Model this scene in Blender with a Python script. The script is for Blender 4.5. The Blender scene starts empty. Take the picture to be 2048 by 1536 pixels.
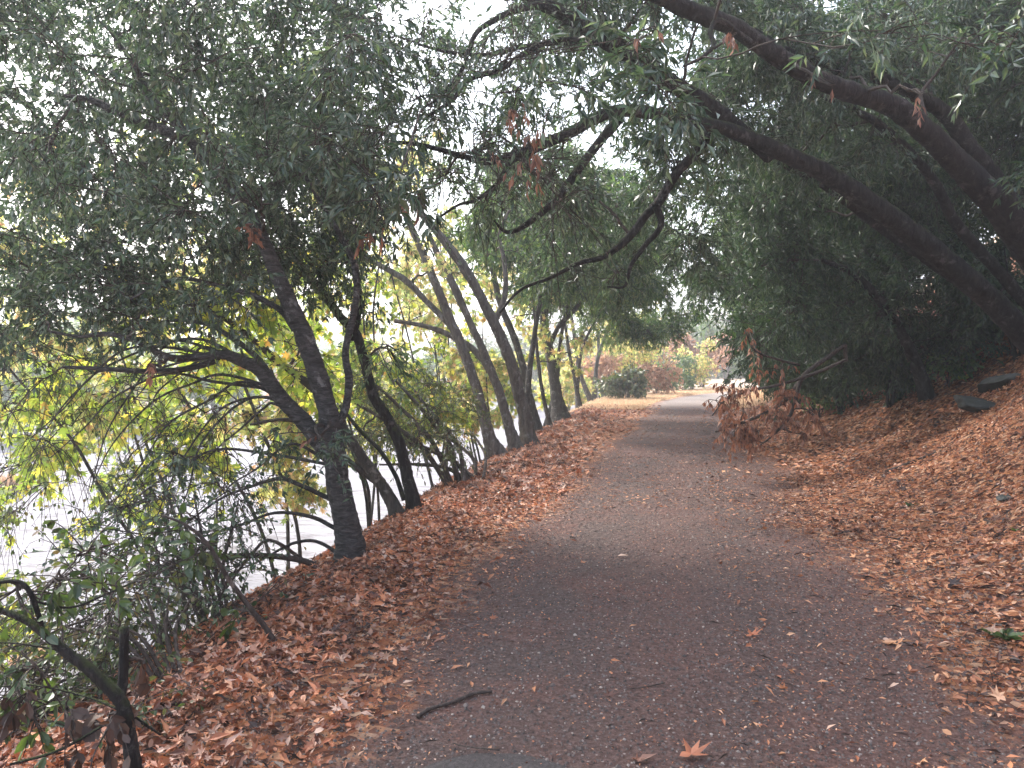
import bpy, math, random
import numpy as np
from mathutils import Vector, Matrix

random.seed(7)
rng = np.random.default_rng(11)
scene = bpy.context.scene
C = scene.collection

# ------------------------------------------------------------------ camera
F = 1520.0; CX, CY, HOR = 1024.0, 768.0, 735.0
CAMZ = 1.5
HAZE = 0.0028
PITCH = math.atan((CY - HOR) / F)            # looking slightly down
cam_d = bpy.data.cameras.new('camera'); cam = bpy.data.objects.new('camera', cam_d); C.objects.link(cam)
cam.location = (0, 0, CAMZ); cam.rotation_euler = (math.pi/2 - PITCH, 0, 0)
cam_d.sensor_width = 36; cam_d.lens = 36 * F / 2048
cam_d.clip_start = 0.05; cam_d.clip_end = 3000
scene.camera = cam
scene.render.resolution_x = 1024; scene.render.resolution_y = 768

# ------------------------------------------------------------------ world, sun, exposure
SUN_EL, SUN_AZ = math.radians(44), math.radians(-48)      # ahead and to the left, over the river
w = bpy.data.worlds.new('World'); scene.world = w; w.use_nodes = True
nt = w.node_tree; bg = nt.nodes['Background']
sky = nt.nodes.new('ShaderNodeTexSky'); sky.sky_type = 'NISHITA'; sky.sun_disc = False
sky.sun_elevation = SUN_EL; sky.sun_rotation = SUN_AZ; sky.air_density = 1.2; sky.dust_density = 4.0; sky.ozone_density = 1.0
hs = nt.nodes.new('ShaderNodeHueSaturation'); hs.inputs['Saturation'].default_value = 0.68
nt.links.new(sky.outputs[0], hs.inputs['Color']); nt.links.new(hs.outputs[0], bg.inputs['Color'])
bg.inputs['Strength'].default_value = 0.15
sd = bpy.data.lights.new('sun', 'SUN'); sun = bpy.data.objects.new('sun', sd); C.objects.link(sun)
sd.energy = 1.7; sd.angle = math.radians(12); sd.color = (1.0, 0.96, 0.90)
sdir = Vector((math.sin(SUN_AZ)*math.cos(SUN_EL), math.cos(SUN_AZ)*math.cos(SUN_EL), math.sin(SUN_EL)))
sun.rotation_euler = (-sdir).to_track_quat('-Z', 'Y').to_euler(); sun.location = (-20, 20, 30)
vs = scene.view_settings
vs.view_transform = 'Standard'; vs.look = 'None'; vs.gamma = 1; vs.use_curve_mapping = False
vs.exposure = 2.25

# ------------------------------------------------------------------ helpers
def ray(px, py):
    cx, cy = (px-CX)/F, (CY-py)/F
    c, s = math.cos(PITCH), math.sin(PITCH)
    y = c + cy*s; z = -s + cy*c
    return cx/y, z/y
def at(px, py, Y):
    a, b = ray(px, py)
    return np.array([a*Y, Y, CAMZ + b*Y])

def _sm(a, b, t):
    t = np.clip((t-a)/(b-a), 0, 1); return t*t*(3-2*t)
def xc(y):                                    # path centre line
    y = np.asarray(y, float); q = np.minimum(y, 60)
    e = np.clip(y-30, 0, 30)
    return -0.31 + 0.22*y + 0.0007*q*q + (y-q)*0.084 + 0.010*e*e + (y-q)*.6*(y > 60)
def xe(y):                                    # lip of the river bank
    y = np.asarray(y, float); q = np.minimum(y, 60)
    return -2.35 + 0.17*y + 0.0003*q*q + (y-q)*0.036
def bumps(x, y):
    return (0.5*np.sin(1.3*x+0.7*y+1)+0.35*np.sin(2.9*x-2.1*y+2)+0.3*np.sin(4.7*x+3.9*y)+0.2*np.sin(9.1*x-7.3*y+.5))
def softp(t, k):                              # smooth ramp
    return np.log1p(np.exp(np.clip(t/k, -40, 40)))*k
RIVZ = -3.5
def H(x, y):
    x = np.asarray(x, float); y = np.asarray(y, float)
    d = x - xc(y); s = xe(y) - x
    b = bumps(x, y)
    right = softp(d-2.8, 0.45)*0.72 - softp(d-22, 4)*0.72
    right = np.where(right < 0.004, 0, right)
    drop = softp(s-0.05, 0.13)*0.85
    left = -3.5*np.tanh((drop/3.5)**1.3)*1.0
    far = softp(s-48, 3)*0.10 + (softp(s-110, 12)-softp(s-190, 12))*0.25-softp(s-60, 4)*0.10
    amp = 0.010 + 0.09*_sm(2.2, 5, d) + 0.05*_sm(0, 2, s)*(1-_sm(4, 6, s)) + 0.25*_sm(46, 60, s)
    crown = -0.03*_sm(0.2, 1.8, np.abs(d))
    lip = 0.05*np.exp(-((s+0.35)/0.35)**2)
    return right + left + far + amp*b + crown + lip + 0.0*x
def hit(px, py, y0=1.0, y1=150):
    a, b = ray(px, py)
    ys = np.linspace(y0, y1, 6000); z = CAMZ + b*ys; h = H(a*ys, ys)
    k = np.argmax(z < h)
    return np.array([a*ys[k], ys[k], h[k]]) if z[k] < h[k] else np.array([a*60, 60, H(a*60, 60)])

def props(o, label=None, cat=None, group=None, kind=None):
    if label: o['label'] = label
    if cat: o['category'] = cat
    if group: o['group'] = group
    if kind: o['kind'] = kind
    return o
def mesh_obj(name, V, Fc, mat, parent=None, origin=None, rnd=None, smooth=False, attrs=None, rcol=None):
    """V (n,3); Fc list of index arrays (m,k) with k=3 or 4"""
    V = np.asarray(V, np.float32)
    if origin is not None: V = V - np.asarray(origin, np.float32)
    if not isinstance(Fc, list): Fc = [Fc]
    Fc = [f for f in Fc if len(f)]
    me = bpy.data.meshes.new(name)
    me.vertices.add(len(V)); me.vertices.foreach_set('co', V.ravel())
    idx = np.concatenate([f.ravel() for f in Fc]).astype(np.int32)
    tot = np.concatenate([np.full(len(f), f.shape[1]) for f in Fc]).astype(np.int32)
    st = np.concatenate([[0], np.cumsum(tot)[:-1]]).astype(np.int32)
    me.loops.add(len(idx)); me.loops.foreach_set('vertex_index', idx)
    me.polygons.add(len(tot)); me.polygons.foreach_set('loop_start', st)
    try: me.polygons.foreach_set('loop_total', tot)
    except Exception: pass
    me.update(calc_edges=True)
    me.polygons.foreach_set('use_smooth', np.full(len(tot), smooth))
    if rnd is not None:
        a = me.attributes.new('rnd', 'FLOAT', 'FACE'); a.data.foreach_set('value', np.asarray(rnd, np.float32))
    if attrs:
        for k, v in attrs.items():
            a = me.attributes.new(k, 'FLOAT', 'POINT'); a.data.foreach_set('value', np.asarray(v, np.float32))
    me.materials.append(mat)
    o = bpy.data.objects.new(name, me); C.objects.link(o)
    if origin is not None and parent is None: o.location = origin
    if parent is not None: o.parent = parent
    return o
def empty(name, loc):
    o = bpy.data.objects.new(name, None); C.objects.link(o); o.location = loc; o.empty_display_size = .2
    return o

# ---- tubes
def frames(P):
    T = np.gradient(P, axis=1); T /= np.linalg.norm(T, axis=2, keepdims=True)+1e-9
    ref = np.array([0.31, 0.17, 0.93]); ref /= np.linalg.norm(ref)
    ref2 = np.array([0.9, -0.3, 0.1])
    U = np.cross(T, ref); n = np.linalg.norm(U, axis=2, keepdims=True)
    # one reference per curve keeps the tube from twisting
    bad = (n.min(axis=1) < 0.25)[:, None, :]
    U2 = np.cross(T, ref2); U = np.where(bad, U2, U)
    U /= np.linalg.norm(U, axis=2, keepdims=True)+1e-9
    return T, U, np.cross(T, U)
def tubes(P, R, S, rough=0.0):
    """P (N,K,3), R (N,K) -> verts, quads"""
    N, K, _ = P.shape
    T, U, W = frames(P)
    a = np.arange(S)/S*2*math.pi
    r = R[:, :, None]*np.ones(S)
    if rough: r = r*(1+rough*rng.normal(size=r.shape))
    V = P[:, :, None, :] + r[..., None]*(np.cos(a)[None, None, :, None]*U[:, :, None, :] + np.sin(a)[None, None, :, None]*W[:, :, None, :])
    V = V.reshape(-1, 3)
    base = (np.arange(N)*K*S)[:, None, None]; k = (np.arange(K-1)*S)[None, :, None]; s = np.arange(S)[None, None, :]; s2 = (s+1) % S
    Q = np.stack([base+k+s, base+k+s2, base+k+S+s2, base+k+S+s], -1).reshape(-1, 4)
    return V, Q
def catmull(pts, m):
    pts = np.asarray(pts, float); n = len(pts)
    ext = np.vstack([2*pts[0]-pts[1], pts, 2*pts[-1]-pts[-2]])
    out = []
    for i in range(n-1):
        p0, p1, p2, p3 = ext[i:i+4]
        for t in np.linspace(0, 1, m, endpoint=False):
            out.append(.5*((2*p1)+(-p0+p2)*t+(2*p0-5*p1+4*p2-p3)*t*t+(-p0+3*p1-3*p2+p3)*t**3))
    out.append(pts[-1]); return np.array(out)

# ---- leaves
LEAF = {}
LEAF['lance'] = (np.array([(0,0,0),(.45,0,-.03),(1,0,-.10),(.4,.5,.07),(.4,-.5,.07)]), np.array([(0,1,3),(1,2,3),(0,4,1),(1,4,2)]))
LEAF['oval'] = (np.array([(0,0,0),(.3,.45,.04),(.7,.42,.04),(1,0,-.05),(.7,-.42,.04),(.3,-.45,.04),(.5,0,-.02)]),
                np.array([(0,6,1),(1,6,2),(2,6,3),(3,6,4),(4,6,5),(5,6,0)]))
LEAF['tuft'] = (np.array([(0,0,0),(.5,.5,.05),(1,0,-.05),(.5,-.5,.02)]), np.array([(0,2,1),(0,3,2)]))
def star(seed=0, curl=0.0):
    r = random.Random(seed); tips = [0, 42, 98]; v = [(0.05, 0, 0)]; ring = []
    angs = [(-140, .38), (-118, .3), (-98, .72), (-70, .33), (-44, .92), (-20, .42), (0, 1.0), (20, .42), (44, .92), (70, .33), (98, .72), (118, .3), (140, .38)]
    for a, q in angs:
        q *= r.uniform(.9, 1.1); a = math.radians(a+r.uniform(-5, 5)); 
        v.append((.35+q*.62*math.cos(a), q*.62*math.sin(a), curl*(q**2)*r.uniform(.1, 1.0)))
    v.append((.35, 0, 0)); c = len(v)-1
    f = [(c, i, i+1) for i in range(1, len(angs))]; f += [(c, 0, 1), (c, len(angs), 0)]
    return np.array(v), np.array(f)
LEAF['star'] = star(1, .08)
LEAF['star_curl'] = star(5, .34); LEAF['star_curl2'] = star(8, .55)
def norm(v): return v/(np.linalg.norm(v, axis=-1, keepdims=True)+1e-9)
def leaves(P, D, L, Wd, kind, up=None, tilt=0.6):
    """P base (n,3), D direction (n,3), L length (n), Wd width (n)"""
    n = len(P); tv, tf = LEAF[kind]
    D = norm(D)
    if up is None: up = norm(np.array([0, 0, 1.0]) + tilt*rng.normal(size=(n, 3)))
    B = norm(np.cross(up, D)); N = np.cross(D, B)
    V = P[:, None, :] + L[:, None, None]*tv[None, :, 0:1]*D[:, None, :] + Wd[:, None, None]*tv[None, :, 1:2]*B[:, None, :] + L[:, None, None]*tv[None, :, 2:3]*N[:, None, :]
    Fc = (np.arange(n)*len(tv))[:, None, None] + tf[None]
    rnd = np.repeat(rng.random(n), len(tf))
    return V.reshape(-1, 3), Fc.reshape(-1, 3), rnd
def join(parts):
    """list of (V,F[,rnd]) -> merged"""
    off = 0; Vs = []; Fs = []; Rs = []
    for p in parts:
        Vs.append(p[0]); Fs.append(p[1]+off); off += len(p[0])
        if len(p) > 2: Rs.append(p[2])
    return np.concatenate(Vs), np.concatenate(Fs), (np.concatenate(Rs) if Rs else None)

# ------------------------------------------------------------------ materials
def new_mat(name):
    m = bpy.data.materials.new(name); m.use_nodes = True; nt = m.node_tree
    return m, nt, nt.nodes['Principled BSDF'], nt.nodes['Material Output']
def ramp(nt, cols, interp='LINEAR', pos=None):
    r = nt.nodes.new('ShaderNodeValToRGB'); cr = r.color_ramp; cr.interpolation = interp
    n = len(cols)
    while len(cr.elements) < n: cr.elements.new(.5)
    for i, c in enumerate(cols):
        cr.elements[i].position = pos[i] if pos else i/(n-1)
        cr.elements[i].color = (*c, 1)
    return r
def noise(nt, scale, detail=4, rough=.6, coord=None, dist=0):
    n = nt.nodes.new('ShaderNodeTexNoise'); n.inputs['Scale'].default_value = scale; n.inputs['Detail'].default_value = detail
    n.inputs['Roughness'].default_value = rough; n.inputs['Distortion'].default_value = dist
    if coord is not None: nt.links.new(coord, n.inputs['Vector'])
    return n
def attr(nt, name):
    a = nt.nodes.new('ShaderNodeAttribute'); a.attribute_name = name; return a
def mixc(nt, fac, a, b, mode='MIX'):
    m = nt.nodes.new('ShaderNodeMix'); m.data_type = 'RGBA'; m.blend_type = mode
    for s, v in ((m.inputs[0], fac), (m.inputs[6], a), (m.inputs[7], b)):
        if isinstance(v, bpy.types.NodeSocket): nt.links.new(v, s)
        elif isinstance(v, (int, float)): s.default_value = v
        else: s.default_value = (*v, 1)
    return m.outputs[2]
def leaf_mat(name, cols, trans=.35, tcol=None, rough=.45, interp='LINEAR', pos=None, patch=False):
    m, nt, bs, out = new_mat(name)
    r = ramp(nt, cols, interp, pos); nt.links.new(attr(nt, 'rnd').outputs['Fac'], r.inputs['Fac'])
    if patch:                                # rotted, damp drifts and drier paler ones
        g = nt.nodes.new('ShaderNodeNewGeometry'); n = noise(nt, 1.7, 5, .65, g.outputs['Position'])
        pr = ramp(nt, [(.34,.30,.30),(.85,.80,.78),(1.12,1.12,1.15)], pos=[.36,.5,.66]); nt.links.new(n.outputs['Fac'], pr.inputs['Fac'])
        class _R: pass
        q = _R(); q.outputs = [mixc(nt, 1.0, r.outputs[0], pr.outputs[0], 'MULTIPLY')]; r = q
    nt.links.new(r.outputs[0], bs.inputs['Base Color']); bs.inputs['Roughness'].default_value = rough
    bs.inputs['Specular IOR Level'].default_value = .6
    tr = nt.nodes.new('ShaderNodeBsdfTranslucent')
    t = mixc(nt, 1.0, r.outputs[0], tcol or (1.6, 1.7, .7), 'MULTIPLY'); nt.links.new(t, tr.inputs['Color'])
    mx = nt.nodes.new('ShaderNodeMixShader'); mx.inputs[0].default_value = trans
    nt.links.new(bs.outputs[0], mx.inputs[1]); nt.links.new(tr.outputs[0], mx.inputs[2]); nt.links.new(mx.outputs[0], out.inputs[0])
    return m
def bark_mat(name, c0, c1, c2, scale=18, moss=0.0, band=False, bump=.5):
    m, nt, bs, out = new_mat(name)
    tc = nt.nodes.new('ShaderNodeTexCoord'); mp = nt.nodes.new('ShaderNodeMapping')
    mp.inputs['Scale'].default_value = (1, 1, 3.2) if band else (1, 1, .3)
    nt.links.new(tc.outputs['Object'], mp.inputs['Vector'])
    n1 = noise(nt, scale, 6, .7, mp.outputs[0], .6); n2 = noise(nt, 3.0, 3, .5, tc.outputs['Object'])
    r = ramp(nt, [c0, c1, c2], pos=[.32, .5, .68]); nt.links.new(n1.outputs['Fac'], r.inputs['Fac'])
    col = mixc(nt, n2.outputs['Fac'], r.outputs[0], mixc(nt, 1.0, r.outputs[0], (.55, .55, .55), 'MULTIPLY'))
    nl = noise(nt, 6.5, 7, .75, tc.outputs['Object'], .3); lr = nt.nodes.new('ShaderNodeMapRange'); lr.inputs[1].default_value = .56; lr.inputs[2].default_value = .64; lr.inputs[4].default_value = .55
    nt.links.new(nl.outputs['Fac'], lr.inputs[0]); col = mixc(nt, lr.outputs[0], col, tuple(min(.3, v*2.2) for v in c2))
    if moss:
        g = nt.nodes.new('ShaderNodeNewGeometry'); sx = nt.nodes.new('ShaderNodeSeparateXYZ'); nt.links.new(g.outputs['Normal'], sx.inputs[0])
        n3 = noise(nt, 7, 5, .7, tc.outputs['Object'])
        ad = nt.nodes.new('ShaderNodeMath'); ad.operation = 'MULTIPLY_ADD'; nt.links.new(sx.outputs['Z'], ad.inputs[0]); ad.inputs[1].default_value = .35; nt.links.new(n3.outputs['Fac'], ad.inputs[2])
        mr = nt.nodes.new('ShaderNodeMapRange'); mr.inputs[1].default_value = .62; mr.inputs[2].default_value = .85; mr.inputs[4].default_value = moss; nt.links.new(ad.outputs[0], mr.inputs[0])
        col = mixc(nt, mr.outputs[0], col, (.045, .06, .018))
    nt.links.new(col, bs.inputs['Base Color']); bs.inputs['Roughness'].default_value = .9; bs.inputs['Specular IOR Level'].default_value = .2
    b = nt.nodes.new('ShaderNodeBump'); b.inputs['Strength'].default_value = bump; b.inputs['Distance'].default_value = .045
    nt.links.new(n1.outputs['Fac'], b.inputs['Height']); nt.links.new(b.outputs[0], bs.inputs['Normal'])
    return m

G_BAY = [(.022,.042,.028),(.036,.066,.044),(.054,.09,.060),(.08,.118,.078),(.15,.18,.135)]
M_bay = leaf_mat('bay_leaf', G_BAY, .30, (1.5, 1.7, .9), .30)
M_bay2 = leaf_mat('hill_leaf', [(.018,.040,.026),(.030,.062,.038),(.048,.088,.048),(.09,.125,.07)], .28, (1.5, 1.8, .7), .42)
M_bright = leaf_mat('bright_green_leaf', [(.04,.085,.045),(.07,.125,.06),(.10,.16,.07),(.16,.19,.09)], .4, (1.6, 1.8, .6), .45)
M_small = leaf_mat('small_leaf', [(.03,.05,.025),(.04,.07,.03),(.06,.09,.035),(.09,.12,.05),(.12,.12,.05),(.14,.09,.05)], .3, (1.5, 1.6, .7), .4)
M_maple = leaf_mat('autumn_maple_leaf', [(.19,.26,.10),(.30,.37,.13),(.45,.46,.17),(.62,.55,.21),(.60,.45,.25),(.48,.28,.18)], .62, (1.45, 1.45, 1.3), .5, pos=[0,.3,.5,.7,.86,1])
M_maplegreen = leaf_mat('green_maple_leaf', [(.14,.23,.08),(.23,.33,.11),(.38,.44,.14),(.55,.53,.18),(.44,.24,.14)], .62, (1.6, 1.5, .6), .5, pos=[0,.4,.7,.92,1])
M_shrub = leaf_mat('shrub_leaf', [(.025,.045,.025),(.04,.07,.03),(.065,.105,.04),(.11,.15,.05)], .3, (1.6, 1.7, .6), .35)
M_dead = leaf_mat('dead_leaf', [(.10,.05,.038),(.20,.09,.06),(.32,.15,.09),(.26,.15,.11)], .3, (1.3, 1.05, .8), .7)
M_darkdead = leaf_mat('dark_dead_leaf', [(.03,.02,.016),(.06,.035,.028),(.10,.06,.04)], .15, (1.4, 1.0, .8), .7)
M_litter = leaf_mat('fallen_leaf', [(.04,.022,.020),(.20,.075,.042),(.46,.165,.075),(.58,.27,.13),(.42,.26,.20),(.60,.44,.34)], .12, (1.2, 1, .8), .6, pos=[0,.25,.5,.72,.88,1], patch=True)
M_litter2 = leaf_mat('fallen_leaf_small', [(.04,.022,.019),(.15,.060,.036),(.34,.125,.058),(.46,.19,.085),(.56,.30,.15),(.52,.37,.29)], .1, (1.2, 1, .8), .6, pos=[0,.3,.5,.7,.9,1], patch=True)
M_grass = leaf_mat('straw_blade', [(.50,.36,.27),(.62,.49,.37),(.66,.56,.46)], .45, (1.2, 1.1, .9), .7)
M_reddry = leaf_mat('red_dry_leaf', [(.30,.17,.13),(.40,.26,.20),(.50,.38,.29)], .45, (1.3, 1.1, .8), .7)
B_dark = bark_mat('bark_dark_laurel', (.012,.011,.012), (.026,.024,.025), (.062,.057,.056), 20, .9, bump=1.0)
B_brown = bark_mat('bark_brown_laurel', (.012,.010,.011), (.026,.022,.023), (.055,.047,.046), 18, .6, bump=1.0)
B_grey = bark_mat('bark_grey', (.035,.032,.030), (.075,.07,.065), (.14,.13,.12), 18, .3, bump=.9)
B_band = bark_mat('bark_banded', (.030,.028,.029), (.075,.071,.072), (.15,.143,.143), 13, .25, band=True, bump=.9)
B_pale = bark_mat('bark_pale', (.06,.05,.045), (.13,.112,.10), (.21,.185,.17), 14, .2, bump=.8)
B_twig = bark_mat('bark_twig', (.035,.028,.026), (.07,.056,.05), (.11,.09,.08), 30, 0)

# terrain material: albedos chosen by the litter / grass / gravel amounts stored on the mesh
def ground_mat():
    m, nt, bs, out = new_mat('earth_and_leaf_litter')
    g = nt.nodes.new('ShaderNodeNewGeometry'); pos = g.outputs['Position']
    nA = noise(nt, 1.1, 5, .6, pos); nB = noise(nt, 42, 6, .85, pos); nC = noise(nt, 8, 5, .7, pos)
    gravel = ramp(nt, [(.028,.018,.016),(.084,.059,.053),(.150,.108,.098),(.28,.21,.19)], pos=[.3,.48,.62,.78]); nt.links.new(nB.outputs['Fac'], gravel.inputs['Fac'])
    red = ramp(nt, [(.042,.022,.019),(.118,.062,.051),(.19,.112,.096),(.30,.20,.17)], pos=[.3,.48,.62,.78]); nt.links.new(nB.outputs['Fac'], red.inputs['Fac'])
    rf = ramp(nt, [(0,0,0),(1,1,1)], pos=[.46,.60]); nt.links.new(nA.outputs['Fac'], rf.inputs['Fac'])
    track = attr(nt, 'track')
    f1 = nt.nodes.new('ShaderNodeMath'); f1.operation = 'MAXIMUM'; nt.links.new(rf.outputs[0], f1.inputs[0]); 
    inv = nt.nodes.new('ShaderNodeMath'); inv.operation = 'SUBTRACT'; inv.inputs[0].default_value = .85; nt.links.new(track.outputs['Fac'], inv.inputs[1]); nt.links.new(inv.outputs[0], f1.inputs[1])
    f2 = nt.nodes.new('ShaderNodeMath'); f2.operation = 'MULTIPLY'; f2.use_clamp = True; nt.links.new(f1.outputs[0], f2.inputs[0]); f2.inputs[1].default_value = .8
    base = mixc(nt, f2.outputs[0], gravel.outputs[0], red.outputs[0])
    # small pale flecks of grit
    vo = nt.nodes.new('ShaderNodeTexVoronoi'); vo.inputs['Scale'].default_value = 55; nt.links.new(pos, vo.inputs['Vector'])
    sx = nt.nodes.new('ShaderNodeSeparateColor'); nt.links.new(vo.outputs['Color'], sx.inputs[0])
    gt = nt.nodes.new('ShaderNodeMath'); gt.operation = 'GREATER_THAN'; gt.inputs[1].default_value = .965; nt.links.new(sx.outputs[0], gt.inputs[0])
    lt = nt.nodes.new('ShaderNodeMath'); lt.operation = 'LESS_THAN'; lt.inputs[1].default_value = .32; nt.links.new(vo.outputs['Distance'], lt.inputs[0])
    mu = nt.nodes.new('ShaderNodeMath'); mu.operation = 'MULTIPLY'; nt.links.new(gt.outputs[0], mu.inputs[0]); nt.links.new(lt.outputs[0], mu.inputs[1])
    base = mixc(nt, mu.outputs[0], base, (.28,.23,.21))
    # litter cells
    v2 = nt.nodes.new('ShaderNodeTexVoronoi'); v2.inputs['Scale'].default_value = 22; nt.links.new(pos, v2.inputs['Vector'])
    s2 = nt.nodes.new('ShaderNodeSeparateColor'); nt.links.new(v2.outputs['Color'], s2.inputs[0])
    lit = ramp(nt, [(.04,.022,.018),(.12,.048,.03),(.27,.10,.05),(.38,.17,.08),(.44,.29,.20)], pos=[0,.25,.55,.8,1]); nt.links.new(s2.outputs[0], lit.inputs['Fac'])
    la = attr(nt, 'litter')
    thr = nt.nodes.new('ShaderNodeMath'); thr.operation = 'SUBTRACT'; nt.links.new(la.outputs['Fac'], thr.inputs[0]); nt.links.new(nC.outputs['Fac'], thr.inputs[1])
    mr = nt.nodes.new('ShaderNodeMapRange'); mr.inputs[1].default_value = -.25; mr.inputs[2].default_value = .15; nt.links.new(thr.outputs[0], mr.inputs[0])
    base = mixc(nt, mr.outputs[0], base, lit.outputs[0])
    # dry grass / far track in paler gravel, its sunlight put into the colour
    st = ramp(nt, [(.30,.20,.15),(.46,.35,.26),(.56,.47,.38)], pos=[.3,.5,.7]); nt.links.new(nC.outputs['Fac'], st.inputs['Fac'])
    base = mixc(nt, attr(nt, 'straw').outputs['Fac'], base, st.outputs[0])
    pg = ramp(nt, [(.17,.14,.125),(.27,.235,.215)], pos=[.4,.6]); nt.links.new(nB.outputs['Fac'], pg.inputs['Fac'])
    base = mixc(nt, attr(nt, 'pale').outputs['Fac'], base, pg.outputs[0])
    nt.links.new(base, bs.inputs['Base Color']); bs.inputs['Roughness'].default_value = .9; bs.inputs['Specular IOR Level'].default_value = .2
    b = nt.nodes.new('ShaderNodeBump'); b.inputs['Strength'].default_value = .9; b.inputs['Distance'].default_value = .02
    nt.links.new(nB.outputs['Fac'], b.inputs['Height'])
    b2 = nt.nodes.new('ShaderNodeBump'); b2.inputs['Strength'].default_value = .6; b2.inputs['Distance'].default_value = .03
    nt.links.new(v2.outputs['Distance'], b2.inputs['Height']); nt.links.new(b.outputs[0], b2.inputs['Normal']); nt.links.new(b2.outputs[0], bs.inputs['Normal'])
    return m
def river_mat():
    m, nt, bs, out = new_mat('pale_river_silt')
    g = nt.nodes.new('ShaderNodeNewGeometry'); pos = g.outputs['Position']
    mp = nt.nodes.new('ShaderNodeMapping'); mp.inputs['Scale'].default_value = (.5, 1.6, 1); nt.links.new(pos, mp.inputs['Vector'])
    n1 = noise(nt, 1.3, 8, .65, mp.outputs[0], .5); n2 = noise(nt, 9, 6, .7, mp.outputs[0])
    r = ramp(nt, [(.09,.082,.08),(.21,.205,.225),(.30,.295,.325)], pos=[.3,.46,.62]); nt.links.new(n1.outputs['Fac'], r.inputs['Fac'])
    r2 = ramp(nt, [(.35,.31,.28),(1,1,1)], pos=[.38,.5]); nt.links.new(n2.outputs['Fac'], r2.inputs['Fac'])
    c = mixc(nt, .7, r.outputs[0], r2.outputs[0], 'MULTIPLY')
    nt.links.new(c, bs.inputs['Base Color']); bs.inputs['Roughness'].default_value = .9; bs.inputs['Specular IOR Level'].default_value = .08
    b = nt.nodes.new('ShaderNodeBump'); b.inputs['Strength'].default_value = .5; b.inputs['Distance'].default_value = .03
    nt.links.new(n2.outputs['Fac'], b.inputs['Height']); nt.links.new(b.outputs[0], bs.inputs['Normal'])
    return m
M_ground = ground_mat(); M_river = river_mat()
def simple_mat(name, cols, scale, rough=.8, bump=.4):
    m, nt, bs, out = new_mat(name)
    tc = nt.nodes.new('ShaderNodeTexCoord'); n = noise(nt, scale, 6, .7, tc.outputs['Object'])
    r = ramp(nt, cols, pos=[.3, .5, .7]); nt.links.new(n.outputs['Fac'], r.inputs['Fac']); nt.links.new(r.outputs[0], bs.inputs['Base Color'])
    bs.inputs['Roughness'].default_value = rough
    b = nt.nodes.new('ShaderNodeBump'); b.inputs['Strength'].default_value = bump; b.inputs['Distance'].default_value = .02
    nt.links.new(n.outputs['Fac'], b.inputs['Height']); nt.links.new(b.outputs[0], bs.inputs['Normal'])
    return m

# ------------------------------------------------------------------ terrain
ys = np.concatenate([np.arange(-12, 1.5, .5), np.arange(1.5, 14, .09), np.arange(14, 40, .3), np.arange(40, 80, 1.2), np.geomspace(80, 520, 26)])
def seg(a, b, n, p=1.0): return a, b, n, p
def build_terrain():
    NY = len(ys); L = xe(ys); PL = xc(ys)-1.4; PR = xc(ys)+1.5
    cols = []; tagc = []
    for t in np.linspace(0, 1, 26)[:-1]: cols.append(L-52-(330*(1-t)**2.2)); tagc.append('g')
    for t in np.linspace(0, 1, 60)[:-1]: cols.append(L-52+(46.5)*(1-(1-t)**1.6)); tagc.append('r')
    for t in np.linspace(0, 1, 46)[:-1]: cols.append(L-5.5+5.5*t); tagc.append('g')
    for t in np.linspace(0, 1, 12)[:-1]: cols.append(L+(PL-L)*t); tagc.append('g')
    for t in np.linspace(0, 1, 34)[:-1]: cols.append(PL+(PR-PL)*t); tagc.append('p')
    for t in np.linspace(0, 1, 75)[:-1]: cols.append(PR+14*t**1.3); tagc.append('g')
    for t in np.linspace(0, 1, 22): cols.append(PR+14+260*t**2.2); tagc.append('g')
    X = np.stack(cols, 1); Y = np.repeat(ys[:, None], X.shape[1], 1); Z = H(X, Y)
    NX = X.shape[1]; V = np.stack([X, Y, Z], -1).reshape(-1, 3)
    d = X-xc(Y); s = xe(Y)-X
    nz = .22*bumps(X*.8, Y*.8)
    far = _sm(25, 33, Y)
    litter = np.where(d < 0, _sm(-.75, -1.7, d+nz) if False else _sm(.75, 1.7, -d+nz), _sm(1.1, 2.4, d+nz*1.3))
    litter = .12 + .88*litter
    litter *= 1-.85*_sm(.4, 1.6, s)
    track = np.exp(-((d+.45)/.5)**2)*.9 + np.exp(-((d-.75)/.35)**2)*.7
    straw = far*(_sm(1.2, 1.9, np.abs(d)))*1.0; straw = np.maximum(straw, .8*_sm(47, 54, s)*(1-_sm(60, 70, s))); straw = np.maximum(straw, .45*_sm(4, 5, s)*(1-_sm(58, 66, s)))
    pale = _sm(26, 34, Y)*(1-_sm(1.1, 1.7, np.abs(d)))  # path lightened where it leaves the shade, sunlight painted into its colour
    j = np.arange(NX-1); i = np.arange(NY-1)
    I, J = np.meshgrid(i, j, indexing='ij'); Q = np.stack([I*NX+J, I*NX+J+1, (I+1)*NX+J+1, (I+1)*NX+J], -1)
    tg = np.array(tagc)
    for key, name, mat in (('g', 'ground', M_ground), ('p', 'path', M_ground), ('r', 'riverbed', M_river)):
        sel = [k for k in range(NX-1) if tg[k] == key]
        q = Q[:, sel].reshape(-1, 4); u, invx = np.unique(q, return_inverse=True)
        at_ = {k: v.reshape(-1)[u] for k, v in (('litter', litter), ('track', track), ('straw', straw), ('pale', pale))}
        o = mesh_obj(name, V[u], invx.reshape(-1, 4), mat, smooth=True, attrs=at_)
        props(o, kind='structure')
build_terrain()

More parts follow.
